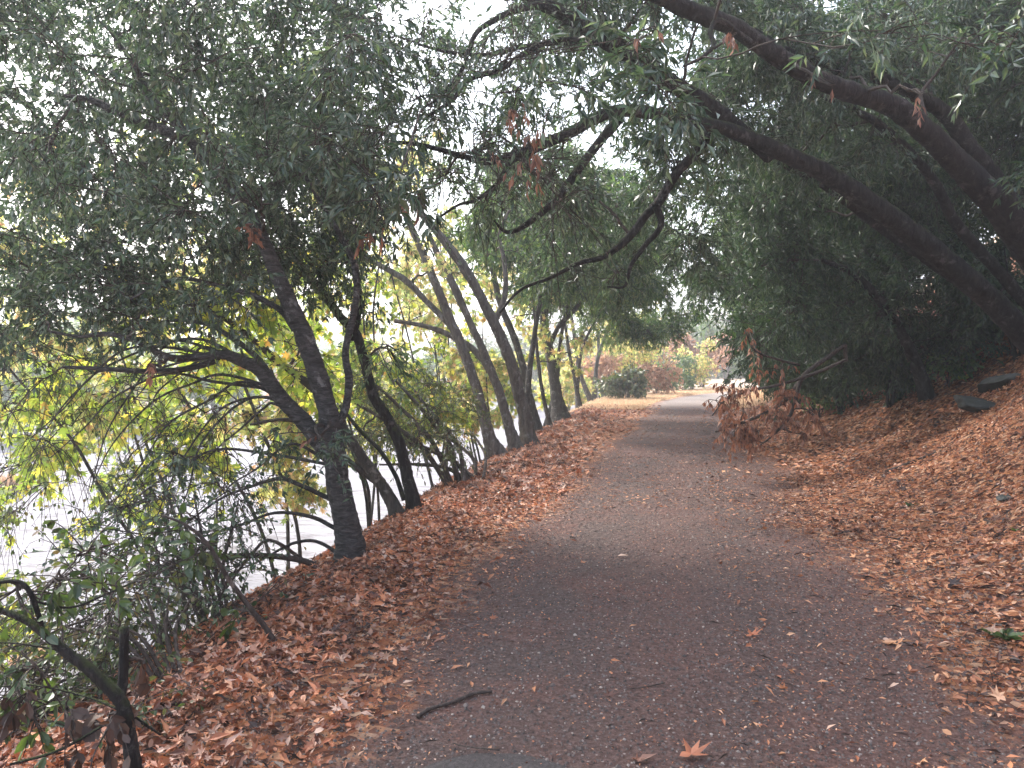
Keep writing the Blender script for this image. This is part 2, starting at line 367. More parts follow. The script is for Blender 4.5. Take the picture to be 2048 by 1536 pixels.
# ------------------------------------------------------------------ trees
def grow(skel, blobs, spread=1.0, leaf='lance', L=.09, Wd=.026, per=10, tw=.34, droop=.25, bthick=.013, whorl=False, tsides=3, hang=.30):
    """skel (n,4): x,y,z,r; blobs: centre(3), radii(3), twigs. Returns (tube parts, leaf parts)."""
    tp = []; lp = []
    todo = list(blobs)
    sk = np.array(skel, float)
    # nearest first so that later branches can start from earlier ones
    todo.sort(key=lambda b: np.min(np.linalg.norm(sk[:, :3]-b[0], axis=1)))
    for c, rad, n in todo:
        c = np.array(c); rad = np.array(rad)
        dist = np.linalg.norm(sk[:, :3]-c, axis=1) + .15*rng.random(len(sk)); k = int(np.argmin(dist)); a = sk[k, :3]; ra = min(sk[k, 3]*.7, bthick*(1+.6*dist[k]))
        dd = dist[k]
        mid = (a+c)/2 + rng.normal(size=3)*.10*dd + np.array([0, 0, .12*dd])
        t = np.linspace(0, 1, 9)[:, None]
        main = (1-t)**2*a + 2*t*(1-t)*mid + t*t*c
        main[1:-1] += rng.normal(size=(7, 3))*.02*dd
        rr = np.linspace(ra, max(.004, ra*.45), 9)
        v, q = tubes(main[None], rr[None], 5); tp.append((v, q))
        sk = np.vstack([sk, np.hstack([main[3:], rr[3:, None]])])
        nb = max(3, int(n/9))
        # sub-branches inside the blob
        e = norm(rng.normal(size=(nb, 3)))*(rng.random((nb, 1))**(1/2.2))*rad + c
        s0 = main[rng.integers(5, 9, nb)]
        m = (s0+e)/2 + rng.normal(size=(nb, 3))*.10*rad + np.array([0, 0, .12])*rad
        t = np.linspace(0, 1, 5)[None, :, None]
        SB = (1-t)**2*s0[:, None] + 2*t*(1-t)*m[:, None] + t*t*e[:, None]
        R = np.linspace(max(.005, ra*.5), .003, 5)[None].repeat(nb, 0)
        v, q = tubes(SB, R, tsides); tp.append((v, q))
        # twigs
        ib = rng.integers(0, nb, n); it = rng.integers(1, 5, n)
        p0 = SB[ib, it]; tan = norm(SB[ib, it]-SB[ib, it-1])
        dr = norm(tan*.7 + rng.normal(size=(n, 3))*.65 + np.array([0, 0, -.1]))
        ln = tw*rng.uniform(.5, 1.3, n)[:, None]
        p2 = p0+dr*ln + np.array([0, 0, -droop])*ln; pm = p0+dr*ln*.55
        t = np.linspace(0, 1, 4)[None, :, None]
        TW = (1-t)**2*p0[:, None]+2*t*(1-t)*pm[:, None]+t*t*p2[:, None]
        v, q = tubes(TW, np.array([.0032, .0026, .002, .0012])[None].repeat(n, 0)*(1 if L < .12 else 1.8), 3); tp.append((v, q))
        # leaves along the twigs
        tt = rng.random((n, per))*.75+.25
        if whorl: tt = 1-(1-tt)*.35
        tt = tt[..., None]
        lp0 = (1-tt)**2*p0[:, None]+2*tt*(1-tt)*pm[:, None]+tt*tt*p2[:, None]
        td = norm(p2-pm)[:, None]
        ld = td*.75 + rng.normal(size=(n, per, 3))*.55 + np.array([0, 0, -hang])
        ll = L*rng.uniform(.6, 1.25, n*per)
        ww = ll*(Wd/L)*rng.uniform(.8, 1.25, n*per)*1.0
        lp.append(leaves(lp0.reshape(-1, 3), ld.reshape(-1, 3), ll, ww, leaf, tilt=.8))
    return tp, lp

def stem_pts(pts, d0, d1, m=5, base=None):
    """pts [(px,py,width_px)] with depths running from d0 to d1 -> (K,3),(K,)"""
    seglen = [0]
    for a, b in zip(pts, pts[1:]): seglen.append(seglen[-1]+math.hypot(a[0]-b[0], a[1]-b[1]))
    P = []; R = []
    for (px, py, wd), s in zip(pts, seglen):
        Y = d0+(d1-d0)*s/seglen[-1]; P.append(at(px, py, Y)); R.append(wd/2/F*Y)
    A = catmull(np.hstack([np.array(P), np.array(R)[:, None]]), m)
    return A[:, :3], np.maximum(A[:, 3], .002)
def make_tree(name, label, cat, stems, blobs, bark, leafm, group=None, leaf='lance', L=.09, Wd=.026, per=10, extra=None,
              stemname='limb', crown='foliage', flare=True, sides=14, **kw):
    """stems: list of (P (K,3), R (K)); the first is the trunk. blobs in world space."""
    base = stems[0][0][0].copy()
    t = empty(name, base); props(t, label, cat, group)
    skel = []
    for i, (P, R) in enumerate(stems):
        P = P.copy(); R = R*(.86 if R.max() > .03 else 1)
        if i == 0 or stemname == 'trunk':
            if flare:
                dd = np.linalg.norm(P-P[0], axis=1); R = R*(1+.30*np.exp(-dd/(R[0]*1.8)))
            P = np.vstack([P[0]-(P[1]-P[0])*.3-[0, 0, .25], P]); R = np.concatenate([[R[0]*1.12], R])
        S = sides+6 if R.max() > .03 else 8
        # gentle crookedness
        nn = np.cumsum(rng.normal(size=P.shape)*R[:, None]*.05, axis=0); P = P+nn-nn[0]
        if R.max() > .03:
            k_ = np.linspace(0, len(P)-1, len(P)*3); P = np.stack([np.interp(k_, range(len(P)), P[:, j]) for j in range(3)], 1); R = np.interp(k_, range(len(R)), R)
            for _ in range(max(2, len(P)//14)):       # knots and swellings
                R = R*(1+rng.uniform(.02, .07)*np.exp(-((np.arange(len(R))-rng.integers(0, len(R)))/1.6)**2))
        V, Q = tubes(P[None], R[None], S, rough=.03)
        cap = [np.array([list(range(len(V)-S, len(V)))])]
        o = mesh_obj('trunk' if (i == 0 or stemname == 'trunk') else 'limb', V, [Q]+cap, bark, t, base, smooth=True)
        k0 = max(1, int(len(P)*(.25 if i == 0 else .1)))
        skel.append(np.hstack([P[k0:], R[k0:, None]]))
    if blobs:
        tp, lp = grow(np.vstack(skel), blobs, leaf=leaf, L=L, Wd=Wd, per=per, **kw)
        V, T, r = join(lp); mesh_obj(crown, V, T, leafm, t, base, rnd=r)
        for (nm, mat, bl, a) in (extra or []):
            tp2, lp = grow(np.vstack(skel), bl, **a); tp = tp+tp2
            V, T, r = join(lp); mesh_obj(nm, V, T, mat, t, base, rnd=r)
        V, Q, _ = join(tp); mesh_obj('twigs', V, Q, B_twig, t, base, smooth=True)
    return t
def B(px, py, Y, rx, ry, rz, n):
    """one leafy mass: pixel centre and pixel radii at depth Y, rz metres deep"""
    return (at(px, py, Y), (rx/F*Y, rz, ry/F*Y), n)
def RB(x0, y0, x1, y1, Y0, Y1, cnt, r, n, rz=.6):
    out = []
    for i in range(cnt):
        px = x0+(x1-x0)*((i*0.618034+rng.random()*.25) % 1); py = y0+(y1-y0)*((i+rng.random())/cnt)
        q = r*rng.uniform(.75, 1.3)
        out.append(B(px, py, rng.uniform(Y0, Y1), q, q*.75, rz, int(n*rng.uniform(.7, 1.3))))
    return out
def S(pts, d0, d1, m=5): return stem_pts(pts, d0, d1, m)

# ---- right bank: leaning laurels that arch over the path
R1 = [S([(2200,850,64),(2110,760,60),(2048,690,56),(1950,590,52),(1850,505,50),(1750,430,47),(1650,365,42),(1560,322,37),(1480,287,33),(1400,262,29),(1330,245,28),(1250,232,28),(1190,240,27),(1130,275,25),(1060,300,22),(1010,318,19),(960,330,16),(900,315,13),(830,297,10),(760,290,7)], 9.5, 6.5),
      S([(1240,236,24),(1195,290,21),(1150,350,20),(1110,400,18),(1070,435,15),(1030,460,12),(1005,462,8),(985,440,4)], 7.6, 7.2),
      S([(1420,265,26),(1395,300,23),(1350,350,22),(1320,400,21),(1290,430,20),(1255,475,18),(1210,510,15),(1160,525,12),(1100,555,9),(1040,580,7),(1000,625,5)], 8, 8.3),
      S([(1312,412,18),(1322,450,14),(1290,490,12),(1262,530,9),(1250,570,7),(1215,572,5)], 8, 8.4),
      S([(1540,312,36),(1480,262,34),(1420,215,36),(1340,168,38),(1265,113,40),(1200,70,38),(1130,25,34),(1050,-15,30),(960,-60,26)], 8.2, 6.2),
      S([(1150,35,20),(1090,12,18),(1043,16,16),(1000,32,14),(955,60,12),(935,100,11),(920,140,9),(880,190,7),(850,210,5)], 6.5, 6.0),
      S([(1130,275,14),(1050,310,12),(1020,325,12),(990,370,10),(950,400,9),(915,410,7),(870,440,5)], 7.4, 7),
      S([(1265,113,16),(1200,85,14),(1120,85,12),(1040,95,11),(970,110,9),(900,105,8),(840,90,6)], 6.9, 6.4),
      S([(1180,80,10),(1110,80,10),(1060,100,12),(1000,140,11),(940,160,10),(905,200,9),(860,230,7)], 6.6, 6.2)]
b1 = (RB(1160, 20, 1480, 330, 8.2, 10.2, 18, 80, 50) + RB(820, 40, 1160, 420, 6.8, 9, 13, 75, 30) + RB(1060, 330, 1440, 560, 8.6, 11, 22, 75, 50)
      + RB(1000, -60, 1500, 30, 6.6, 8.5, 12, 100, 70) + [B(1340,210,4.6,60,70,.3,26), B(1290,130,4.8,50,60,.3,20), B(1180,190,5,50,50,.3,16), B(1050,180,5.5,70,50,.4,22), B(850,190,5.5,90,60,.4,30), B(740,300,5.5,90,60,.4,40)])
dead = dict(leaf='lance', L=.085, Wd=.024, per=6, tw=.10, droop=.9, hang=1.6)
make_tree('laurel_tree', 'dark laurel trunk from the right edge arching across above the middle of the path', 'tree', R1, b1, B_dark, M_bay, 'laurels leaning over the path',
          L=.10, Wd=.027, per=9, extra=[('whorl_foliage', M_bay, [B(x_, y_, 4.7+.1*(k_ % 4), 34, 34, .15, 9) for k_, (x_, y_) in enumerate([(800,350),(845,410),(1340,190),(1300,120),(1180,90),(1330,235)])], dict(leaf='lance', L=.115, Wd=.030, per=9, tw=.16, droop=.3, whorl=True)), ('sparse_foliage', M_bay, RB(640, -20, 1180, 440, 5.6, 7.6, 28, 75, 36), dict(leaf='lance', L=.075, Wd=.02, per=4, tw=.6, droop=.35)), ('dead_leaves', M_dead, [B(1025,220,5.2,32,30,.08,7), B(1058,290,5.2,22,35,.08,7), B(1055,345,5.2,28,18,.08,4), B(1310,55,4.6,10,12,.05,2), B(985,320,5.4,8,8,.05,2), B(820,410,5.5,30,18,.1,3), B(745,460,5.5,45,20,.1,4)], dead)], whorl=False)
R2 = [S([(2330,860,96),(2200,690,84),(2110,565,76),(2048,490,70),(1980,400,63),(1910,325,55),(1840,260,51),(1780,212,48),(1700,186,44),(1620,155,41),(1560,120,42),(1515,92,40),(1465,60,40),(1400,35,40),(1340,10,38),(1250,-40,34)], 9.0, 6.0),
      S([(1500,85,14),(1440,40,10),(1420,60,10),(1425,90,9),(1400,115,7),(1365,130,5)], 6.2, 5.6)]
b2 = RB(1420, -40, 1900, 160, 7.8, 10.5, 22, 95, 70) + RB(1400, 120, 1750, 360, 9, 11.5, 18, 80, 60) + [B(1730,85,4.6,34,34,.2,6), B(1800,65,4.8,26,22,.2,4), B(2020,95,4.6,34,50,.2,9), B(1930,60,7.5,90,70,.5,50)]
b2 += [((2.6+rng.normal()*1.6, 3.2+rng.normal()*2.2, 4.6+rng.random()*1.2), (.9,.9,.5), 70) for _ in range(14)]  # unseen leaf masses overhead, added to darken the near ground
make_tree('laurel_tree', 'thickest brown laurel trunk curving up from the right edge to the top of the photo', 'tree', R2, b2, B_brown, M_bay, 'laurels leaning over the path',
          L=.10, Wd=.028, per=9, extra=[('dead_leaves', M_dead, [B(1470,65,5.5,22,14,.06,3), B(1845,190,6.5,6,12,.05,2), B(1660,170,6.2,14,8,.05,2)], dead)])
R3 = [S([(2300,800,80),(2180,620,66),(2090,495,58),(2020,410,50),(1970,340,44),(1930,290,40),(1890,225,36),(1840,190,30),(1760,150,27),(1680,125,26),(1610,108,24),(1560,88,18),(1500,50,14)], 10.5, 7.6)]
b3 = RB(1700, 120, 2080, 460, 11.5, 13.5, 24, 95, 80) + RB(1500, 20, 1900, 120, 9.5, 11.5, 12, 80, 60) + RB(1900, -60, 2150, 160, 9.5, 11.5, 9, 110, 80)
make_tree('laurel_tree', 'black laurel stem curving just above the thickest brown trunk at right', 'tree', R3, b3, B_dark, M_bay2, 'laurels leaning over the path', L=.11, Wd=.03, per=9)
R4 = [S([(2160,760,34),(2080,640,30),(1998,540,26),(1912,444,24),(1860,350,22),(1768,256,20),(1700,215,14),(1640,190,9)], 11, 9)]
make_tree('laurel_tree', 'slender dark laurel stem running just below and beside the thickest brown trunk', 'tree', R4, RB(1560,180,1900,400,10.5,12.5,12,85,70), B_dark, M_bay2, 'laurels leaning over the path', L=.11, Wd=.03, per=9)
R5 = [S([(2120,790,36),(2060,700,34),(1960,600,32),(1870,530,32),(1780,470,30),(1700,410,26),(1640,370,22),(1560,330,15)], 11.5, 10)]
make_tree('laurel_tree', 'dark laurel stem lying close behind the lower edge of the arching trunk at right', 'tree', R5, RB(1440,300,1800,560,11.5,14,26,85,75), B_dark, M_bay2, 'laurels leaning over the path', L=.11, Wd=.03, per=9)
p6 = hit(1858, 800)
R6 = [S([(1858,806,34),(1835,730,28),(1795,655,24),(1750,590,20),(1700,545,16),(1640,520,10)], p6[1], p6[1]-1.2)]
make_tree('laurel_tree', 'small leaning tree rooted beside the grey boulder on the leafy right bank', 'tree', R6, RB(1480,470,2000,700,p6[1]-1.0,p6[1]+2,40,85,80) + RB(1480,640,1800,760,p6[1]+.5,p6[1]+3,14,70,60), B_dark, M_bay2, 'laurels leaning over the path', L=.11, Wd=.03, per=9)
p7 = hit(2060, 965)
R7 = [S([(2100,985,72),(2084,900,62),(2088,820,60),(2110,700,60),(2140,560,55),(2190,400,50)], p7[1], p7[1]+.4)]
make_tree('laurel_tree', 'mossy upright trunk cut off by the right edge of the photo', 'tree', R7, [B(2150,300,p7[1],120,80,.8,60)], B_brown, M_bay2, 'laurels leaning over the path', L=.1, Wd=.028)

# generic tree standing in world space
def world_tree(name, label, cat, x, y, h, lean, r, crown, bark, leafm, group=None, leaf='lance', L=.12, Wd=.034, per=9, stems=1, rnd_seed=0, spread=.35, **kw):
    """crown: (count, centre height factor, radius h, radius v, blob radius, twigs)"""
    rr = random.Random(rnd_seed); z0 = float(H(x, y))-.12; ST = []
    for i in range(stems):
        a = rr.uniform(0, 6.28); sp = spread*(0 if stems == 1 else 1)
        n = 7; P = []
        for k in range(n):
            f = k/(n-1)
            P.append((x+(.05*h*.3*math.cos(a) if stems > 1 else 0)+lean[0]*h*f**1.5+math.cos(a)*sp*h*f*.8+rr.uniform(-.02, .02)*h, y+lean[1]*h*f**1.5+math.sin(a)*sp*h*f*.8+rr.uniform(-.02, .02)*h, z0+h*f*rr.uniform(.96, 1.02)))
        A = catmull(np.array(P), 4); R = np.linspace(r, r*.25, len(A)); ST.append((A, R))
    cnt, ch, rh, rv, br, tw_ = crown; bl = []
    top = np.array([x+lean[0]*h*.8, y+lean[1]*h*.8, z0+h*ch])
    for i in range(cnt):
        v = norm(rng.normal(size=3))*rng.random()**.45*np.array([rh, rh, rv]); q = br*rng.uniform(.7, 1.3)
        c = top+v
        g = float(H(c[0], c[1]))
        c[2] = max(c[2], g+q*.5)
        bl.append((c, (q, q, q*.7), int(tw_*rng.uniform(.7, 1.3))))
    return make_tree(name, label, cat, ST, bl, bark, leafm, group, leaf=leaf, L=L, Wd=Wd, per=per, stemname='trunk' if stems > 1 else 'limb', sides=8, **kw)
# hillside trees behind the leaning laurels: (y, d from path centre, height, label)
hill = [(12.5, 8.5, 6.5, 'dark bushy laurel uphill in the far right corner behind the thickest trunk', (34,.60,2.8,2.6,.75,120)),
        (14.5, 5.4, 6.0, 'dense dark laurel whose crown hangs low over the bank behind the small leaning tree', (36,.52,2.4,2.4,.75,120)),
        (18.0, 4.6, 6.8, 'laurel hanging over the right side of the path above the brown dead branch', (42,.50,2.4,2.8,.75,120)),
        (18.5, 10, 8.0, 'tall dark laurel filling the gap high on the slope at right', (34,.60,3.4,3.2,.95,120)),
        (23.5, 5.0, 7.5, 'mid green laurel drooping over the right of the path where it leaves the shade', (38,.48,2.5,3.4,.85,110)),
        (29, 5.4, 8.0, 'greyish green tree at right just beyond the tunnel of laurels', (30,.48,2.6,3.4,.9,90)),
        (36, 6.2, 8.5, 'pale dusty green tree on the right side beyond the shade, nearest the sunlit bend', (28,.46,2.8,3.6,.95,80)),
        (27, 12, 11, 'tall laurel on the upper slope behind the drooping mid green one', (30,.58,4.0,3.8,1.2,110)),
        (10.2, 7.2, 5.0, 'dark undergrowth laurel low behind the mossy trunk at right', (26,.62,2.0,1.7,.6,100)),
        (15.5, 8.2, 7.0, 'dark laurel on the slope above the grey boulder', (34,.52,2.6,2.8,.8,120)),
        (22, 15, 9.0, 'laurel on the skyline of the right slope', (26,.6,4.0,3.4,1.2,110)),
        (15.5, 14.5, 8.0, 'laurel highest on the slope toward the right edge', (26,.6,3.6,3.2,1.1,110))]
for i, (y, d, h, lb, cr) in enumerate(hill):
    x = float(xc(y))+d
    world_tree('laurel_tree', lb, 'tree', x, y, h, (-.28, -.05), .14, cr, B_dark, M_bright if i in (4,5,6) else M_bay2, 'trees on the right slope', L=.15 if y < 20 else .19, Wd=.045 if y < 20 else .06, per=8, rnd_seed=i, stems=2 if i % 2 else 1, spread=.15, tw=.45)
for i, (y, d, r, lb) in enumerate([(11.2, 5.2, .9, 'dark bush on the bank left of the small leaning tree'), (13.5, 3.9, .9, 'dark bush at the foot of the bank behind the small leaning tree'),
        (15.8, 3.5, 1.0, 'dark bush just behind the rusty dead branch'), (18.5, 3.3, 1.1, 'dark bush farther along the right edge of the path past the dead branch'),
        (21.5, 3.4, 1.2, 'green bush hanging to the ground where the right side leaves the shade'), (13.0, 7.2, 1.2, 'dark bush up the bank over the grey boulder'), (25, 3.4, 1.2, 'paler green bush at the right edge of the sunny stretch')]):
    x = float(xc(y))+d
    world_tree('undergrowth_bush', lb, 'bush', x, y, 1.9*r, (-.1, 0), .03, (16,.62,1.0*r,.8*r,.42,90), B_dark, M_bay2 if i < 6 else M_bright, 'undergrowth on the right bank', L=.11, Wd=.035, per=8, rnd_seed=200+i, stems=4, spread=.3, tw=.3)
# evergreen crowns closing the tunnel over the far half of the path
for i, (y, dx, h, lean, lb, cr) in enumerate([
        (17.5, -.3, 7.0, .12, 'evergreen tree of the left row whose crown meets the arching branches above the far path', (40,.74,2.2,1.7,.65,80)),
        (22.5, -.5, 7.5, .20, 'evergreen tree on the left past the wide-footed trunk, crown spread over the path', (46,.68,2.8,2.0,.75,90)),
        (29.0, -.4, 8.0, .26, 'last evergreen tree on the left before the path comes out in the sun', (46,.62,3.4,2.4,.85,90))]):
    world_tree('evergreen_tree', lb, 'tree', float(xe(y))+dx, y, h, (lean, -.02), .09, cr, B_grey, M_bright, 'evergreens over the far path', L=.13+.002*y, Wd=.045, per=8, rnd_seed=140+i, tw=.45)

# ---- left row along the lip of the bank
def gy(px, py): return CAMZ/-ray(px, py)[1]
yA = gy(697, 1118)
LA = [S([(700,1135,66),(690,1080,60),(672,1000,54),(660,920,52),(648,850,46),(625,760,44),(600,680,42),(565,600,38),(540,540,34),(510,470,30),(470,400,28),(420,330,27),(370,280,26),(310,255,25),(240,228,23),(170,195,16),(110,185,10)], yA, yA-.3),
      S([(655,905,40),(610,850,38),(560,800,34),(520,750,32),(480,728,28),(440,715,22),(390,722,18),(330,722,16),(270,690,14),(210,675,12),(150,680,8),(90,670,6)], yA, yA-.5),
      S([(665,880,22),(690,820,18),(700,760,18),(695,700,16),(715,600,15),(712,530,14),(690,480,12),(640,400,10),(600,330,8)], yA-.05, yA+.3),
      S([(430,715,14),(500,735,16),(430,722,14),(370,738,12),(300,742,11),(210,738,9),(130,735,7)][2:], yA, yA-.4),
      S([(620,840,16),(570,790,14),(520,720,14),(470,680,12),(420,650,10),(350,640,8),(270,660,6)], yA, yA+.3),
      S([(400,310,20),(345,238,22),(300,195,18),(270,130,12),(230,80,8)], yA-.15, yA-.4),
      S([(674,1004,11),(655,996,10),(600,970,9),(560,958,8),(500,975,6),(440,1000,5),(370,1050,3)], yA, yA-.3),
      S([(692,1068,9),(668,1054,9),(620,1032,8),(550,1025,6),(480,1050,5),(400,1075,3)], yA, yA-.2),
      S([(698,1120,8),(675,1106,8),(630,1082,7),(580,1088,6),(520,1120,4),(450,1150,2)], yA, yA-.3),
      S([(590,660,14),(560,620,12),(500,590,11),(430,570,9),(350,560,8),(260,600,5)], yA, yA-.3)]
for i in range(13):
    fx = [664, 624, 600, 560, 520, 480, 440][i % 7]; fy = [930, 850, 820, 780, 742, 730, 718][i % 7]; ln_ = 190+70*((i*5) % 4); up_ = 35+12*(i % 3); dr_ = 60+45*((i*3) % 4)
    j_ = lambda: random.uniform(-16, 16)
    LA.append(S([(fx,fy,7),(fx-ln_*.3+j_(),fy-up_*.8+j_(),6),(fx-ln_*.55+j_(),fy-up_*.6+j_(),5),(fx-ln_*.8+j_(),fy+dr_*.2+j_(),4),(fx-ln_*1.0+j_(),fy+dr_*.7,3),(fx-ln_*1.15,fy+dr_*1.3,2)], yA+.1, yA-.6+.12*i))
bA = (RB(-40, 0, 600, 330, 5.4, 8.4, 48, 88, 42) + RB(0, 300, 560, 560, 5.8, 8.2, 44, 78, 40) + RB(-60, 480, 300, 670, 5.2, 7.2, 20, 65, 32) + RB(0, 100, 560, 480, 4.4, 5.4, 14, 60, 18) + RB(250, 560, 520, 640, 5.4, 6.4, 6, 50, 24)
      + RB(-120, -80, 500, 60, 4.2, 6, 12, 110, 60) + [B(640,870,5.4,30,40,.15,10), B(690,930,5.3,30,20,.15,5), B(300,900,5,50,40,.3,12), B(540,880,5.2,45,40,.3,10)])
make_tree('evergreen_tree', 'nearest and thickest tree of the left row, grey banded trunk forking low down', 'tree', LA, bA, B_band, M_bay, 'trees along the river bank',
          L=.062, Wd=.023, per=13, tw=.30, extra=[('drooping_foliage', M_small, RB(-20, 680, 560, 1060, 4.8, 6.6, 24, 62, 13), dict(leaf='oval', L=.040, Wd=.022, per=3, tw=.5, droop=1.0)), ('dead_leaves', M_dead, [B(500,450,5.4,18,14,.1,6), B(310,740,5,18,15,.1,3), B(640,880,5.2,10,10,.05,1)], dict(leaf='lance', L=.07, Wd=.03, per=6, tw=.1, droop=.6))])
LOW = [S([(655,1142,16),(610,1122,14),(560,1113,14),(500,1110,13),(440,1112,11),(400,1130,9),(360,1150,6)], yA-.1, yA-.5),
       S([(610,1122,8),(540,1080,7),(500,1110,6),(440,1190,5)], yA-.1, yA-.4)]
make_tree('bent_sapling', 'thin bare stem arching out to the left from the foot of the banded trunk', 'sapling', LOW, [B(400,1130,4.8,60,30,.25,14)], B_twig, M_small, None, L=.05, Wd=.024, flare=False)
y2 = gy(795, 1020)
L2 = [S([(797,1035,32),(775,985,28),(745,940,26),(715,895,25),(685,850,22),(655,800,20),(610,760,19),(565,725,17),(520,690,15),(470,650,13),(420,620,11),(360,590,8)], y2, y2-.3),
      S([(765,975,16),(735,950,15),(700,925,15),(660,890,14),(610,850,12),(560,840,9),(500,850,6)], y2, y2-.2)]
make_tree('maple_tree', 'leaning forked stem directly behind the banded trunk, second tree of the left row', 'tree', L2, RB(330,560,640,800,y2-.5,y2+1.2,12,65,26), B_grey, M_maplegreen, 'trees along the river bank', leaf='star', L=.12, Wd=.12, per=6)
y3 = gy(828, 1015)
L3 = [S([(828,1024,34),(812,960,28),(795,890,26),(770,840,25),(740,790,24),(722,730,22),(705,670,22),(670,630,20),(640,590,19),(605,550,18),(570,500,15),(530,440,12),(500,380,9)], y3, y3),
      S([(705,680,16),(718,620,15),(712,560,13),(700,510,12),(660,440,11),(650,380,10),(660,300,9),(640,220,9),(590,165,8),(520,140,6)], y3, y3-.8),
      S([(808,1000,12),(790,950,11),(760,900,10),(720,860,9),(680,810,7)], y3, y3+.4)]
make_tree('evergreen_tree', 'dark two-stemmed tree right of the banded trunk, third in the left row', 'tree', L3, RB(480,120,760,560,y3-1.3,y3+.6,26,85,60)+RB(560,-60,800,120,5.5,7,8,90,48)+[B(x_, y_, 4.8+.1*(k_ % 4), 40, 40, .2, 14) for k_, (x_, y_) in enumerate([(690,70),(660,150),(700,110),(655,310),(620,290),(330,150),(760,420),(740,350)])]+[B(730,620,y3-.3,60,50,.3,30), B(790,700,y3-.3,50,50,.3,24)], B_dark, M_bay, 'trees along the river bank', L=.085, Wd=.026, per=10)
y4 = gy(1000, 905)
L5 = [S([(1000,912,38),(982,870,29),(962,800,25),(945,740,23),(922,680,22),(898,620,21),(878,570,19),(850,500,17),(825,445,14),(800,390,14),(780,330,10)], y4, y4),
      S([(935,705,14),(900,650,14),(850,600,13),(810,560,15),(760,530,12),(720,510,9)], y4, y4+.4)]
make_tree('maple_tree', 'pale leaning stem on the river side of the trio of stems mid row', 'tree', L5, RB(680,300,900,560,y4-.5,y4+1.5,9,60,16), B_pale, M_maple, 'trees along the river bank', leaf='star', L=.13, Wd=.13, per=5)
L6 = [S([(1032,900,30),(1014,850,24),(996,790,21),(976,740,20),(955,690,18),(932,640,16),(905,580,18),(880,530,16),(850,470,12)], y4+.5, y4+.6),
      S([(1020,865,17),(1004,800,15),(985,750,16),(950,700,15),(900,670,13),(850,650,11),(790,640,9)], y4+.5, y4+1.0)]
make_tree('maple_tree', 'pale forked stem in the middle of the trio of stems mid row', 'tree', L6, RB(760,560,960,760,y4+.5,y4+2,8,55,14), B_pale, M_maplegreen, 'trees along the river bank', leaf='star', L=.13, Wd=.13, per=5)
y7 = gy(1058, 892)
L7 = [S([(1060,900,38),(1050,850,31),(1036,790,28),(1019,730,27),(1000,680,26),(975,630,24),(950,580,22),(920,530,23),(890,490,20),(860,455,17),(830,420,13),(800,380,8)], y7, y7-.6),
      S([(985,650,16),(1010,590,13),(1010,520,10),(1000,470,8),(1020,420,6)], y7, y7)]
make_tree('maple_tree', 'pale straight trunk nearest the path in the trio of stems mid row', 'tree', L7, RB(880,330,1080,560,y7-.5,y7+2,9,60,18), B_pale, M_bright, 'trees along the river bank', leaf='lance', L=.11, Wd=.034, per=9)
y8 = gy(1075, 855)
L8 = [S([(1074,858,24),(1060,800,18),(1048,740,17),(1030,680,16),(1005,620,15),(990,560,13),(975,500,10)], y8, y8)]
make_tree('maple_tree', 'slim dark stem just beyond the trio of stems', 'tree', L8, RB(940,480,1090,640,y8,y8+2,6,50,16), B_grey, M_maple, 'trees along the river bank', leaf='star', L=.14, Wd=.14, per=5)
y9 = gy(1122, 838)
L9 = [S([(1124,842,42),(1116,800,28),(1108,750,24),(1098,700,22),(1090,650,20),(1092,600,18),(1094,550,17),(1088,500,13),(1075,450,9)], y9, y9),
      S([(1100,690,12),(1120,650,11),(1150,620,10),(1180,570,9),(1200,540,6)], y9, y9+.5),
      S([(1098,580,9),(1085,540,8),(1060,500,7),(1030,450,6),(990,430,4)], y9, y9-.6)]
make_tree('maple_tree', 'sturdy upright trunk with a wide foot far along the left row', 'tree', L9, RB(1030,400,1330,600,y9-2,y9+3,18,60,34), B_grey, M_bright, 'trees along the river bank', leaf='lance', L=.16, Wd=.05, per=8)
thin = [((1160,815,13),(1150,760,9),(1138,700,8),(1130,640,6), 'first thin stem past the sturdy wide-footed trunk'),
        ((1182,802,13),(1160,750,10),(1150,690,9),(1140,620,7), 'second thin stem past the sturdy wide-footed trunk, curved at its foot'),
        ((1188,795,12),(1195,720,9),(1215,660,8),(1235,600,6), 'dark thin stem leaning right over the path edge, past the wide-footed trunk'),
        ((1205,788,10),(1200,730,8),(1196,670,7),(1200,610,5), 'thin stem farthest along the left row before the sunny grass'),
        ((1100,850,12),(1085,790,9),(1075,720,8),(1068,640,6), 'thin stem standing left of the sturdy wide-footed trunk')]
for i, (a, b, c, d, lb) in enumerate(thin):
    yy = gy(a[0], a[1])
    make_tree('thin_tree', lb, 'tree', [S([(a[0], a[1]+4, a[2]), b, c, d, (d[0]+(d[0]-c[0])*.8, d[1]-60, 4)], yy, yy)],
              RB(d[0]-80, d[1]-110, d[0]+90, d[1]+90, yy-1, yy+3, 9, 42, 22), B_grey, M_maple, 'thin stems at the far end of the left row', leaf='star', L=.16, Wd=.16, per=5, sides=8)
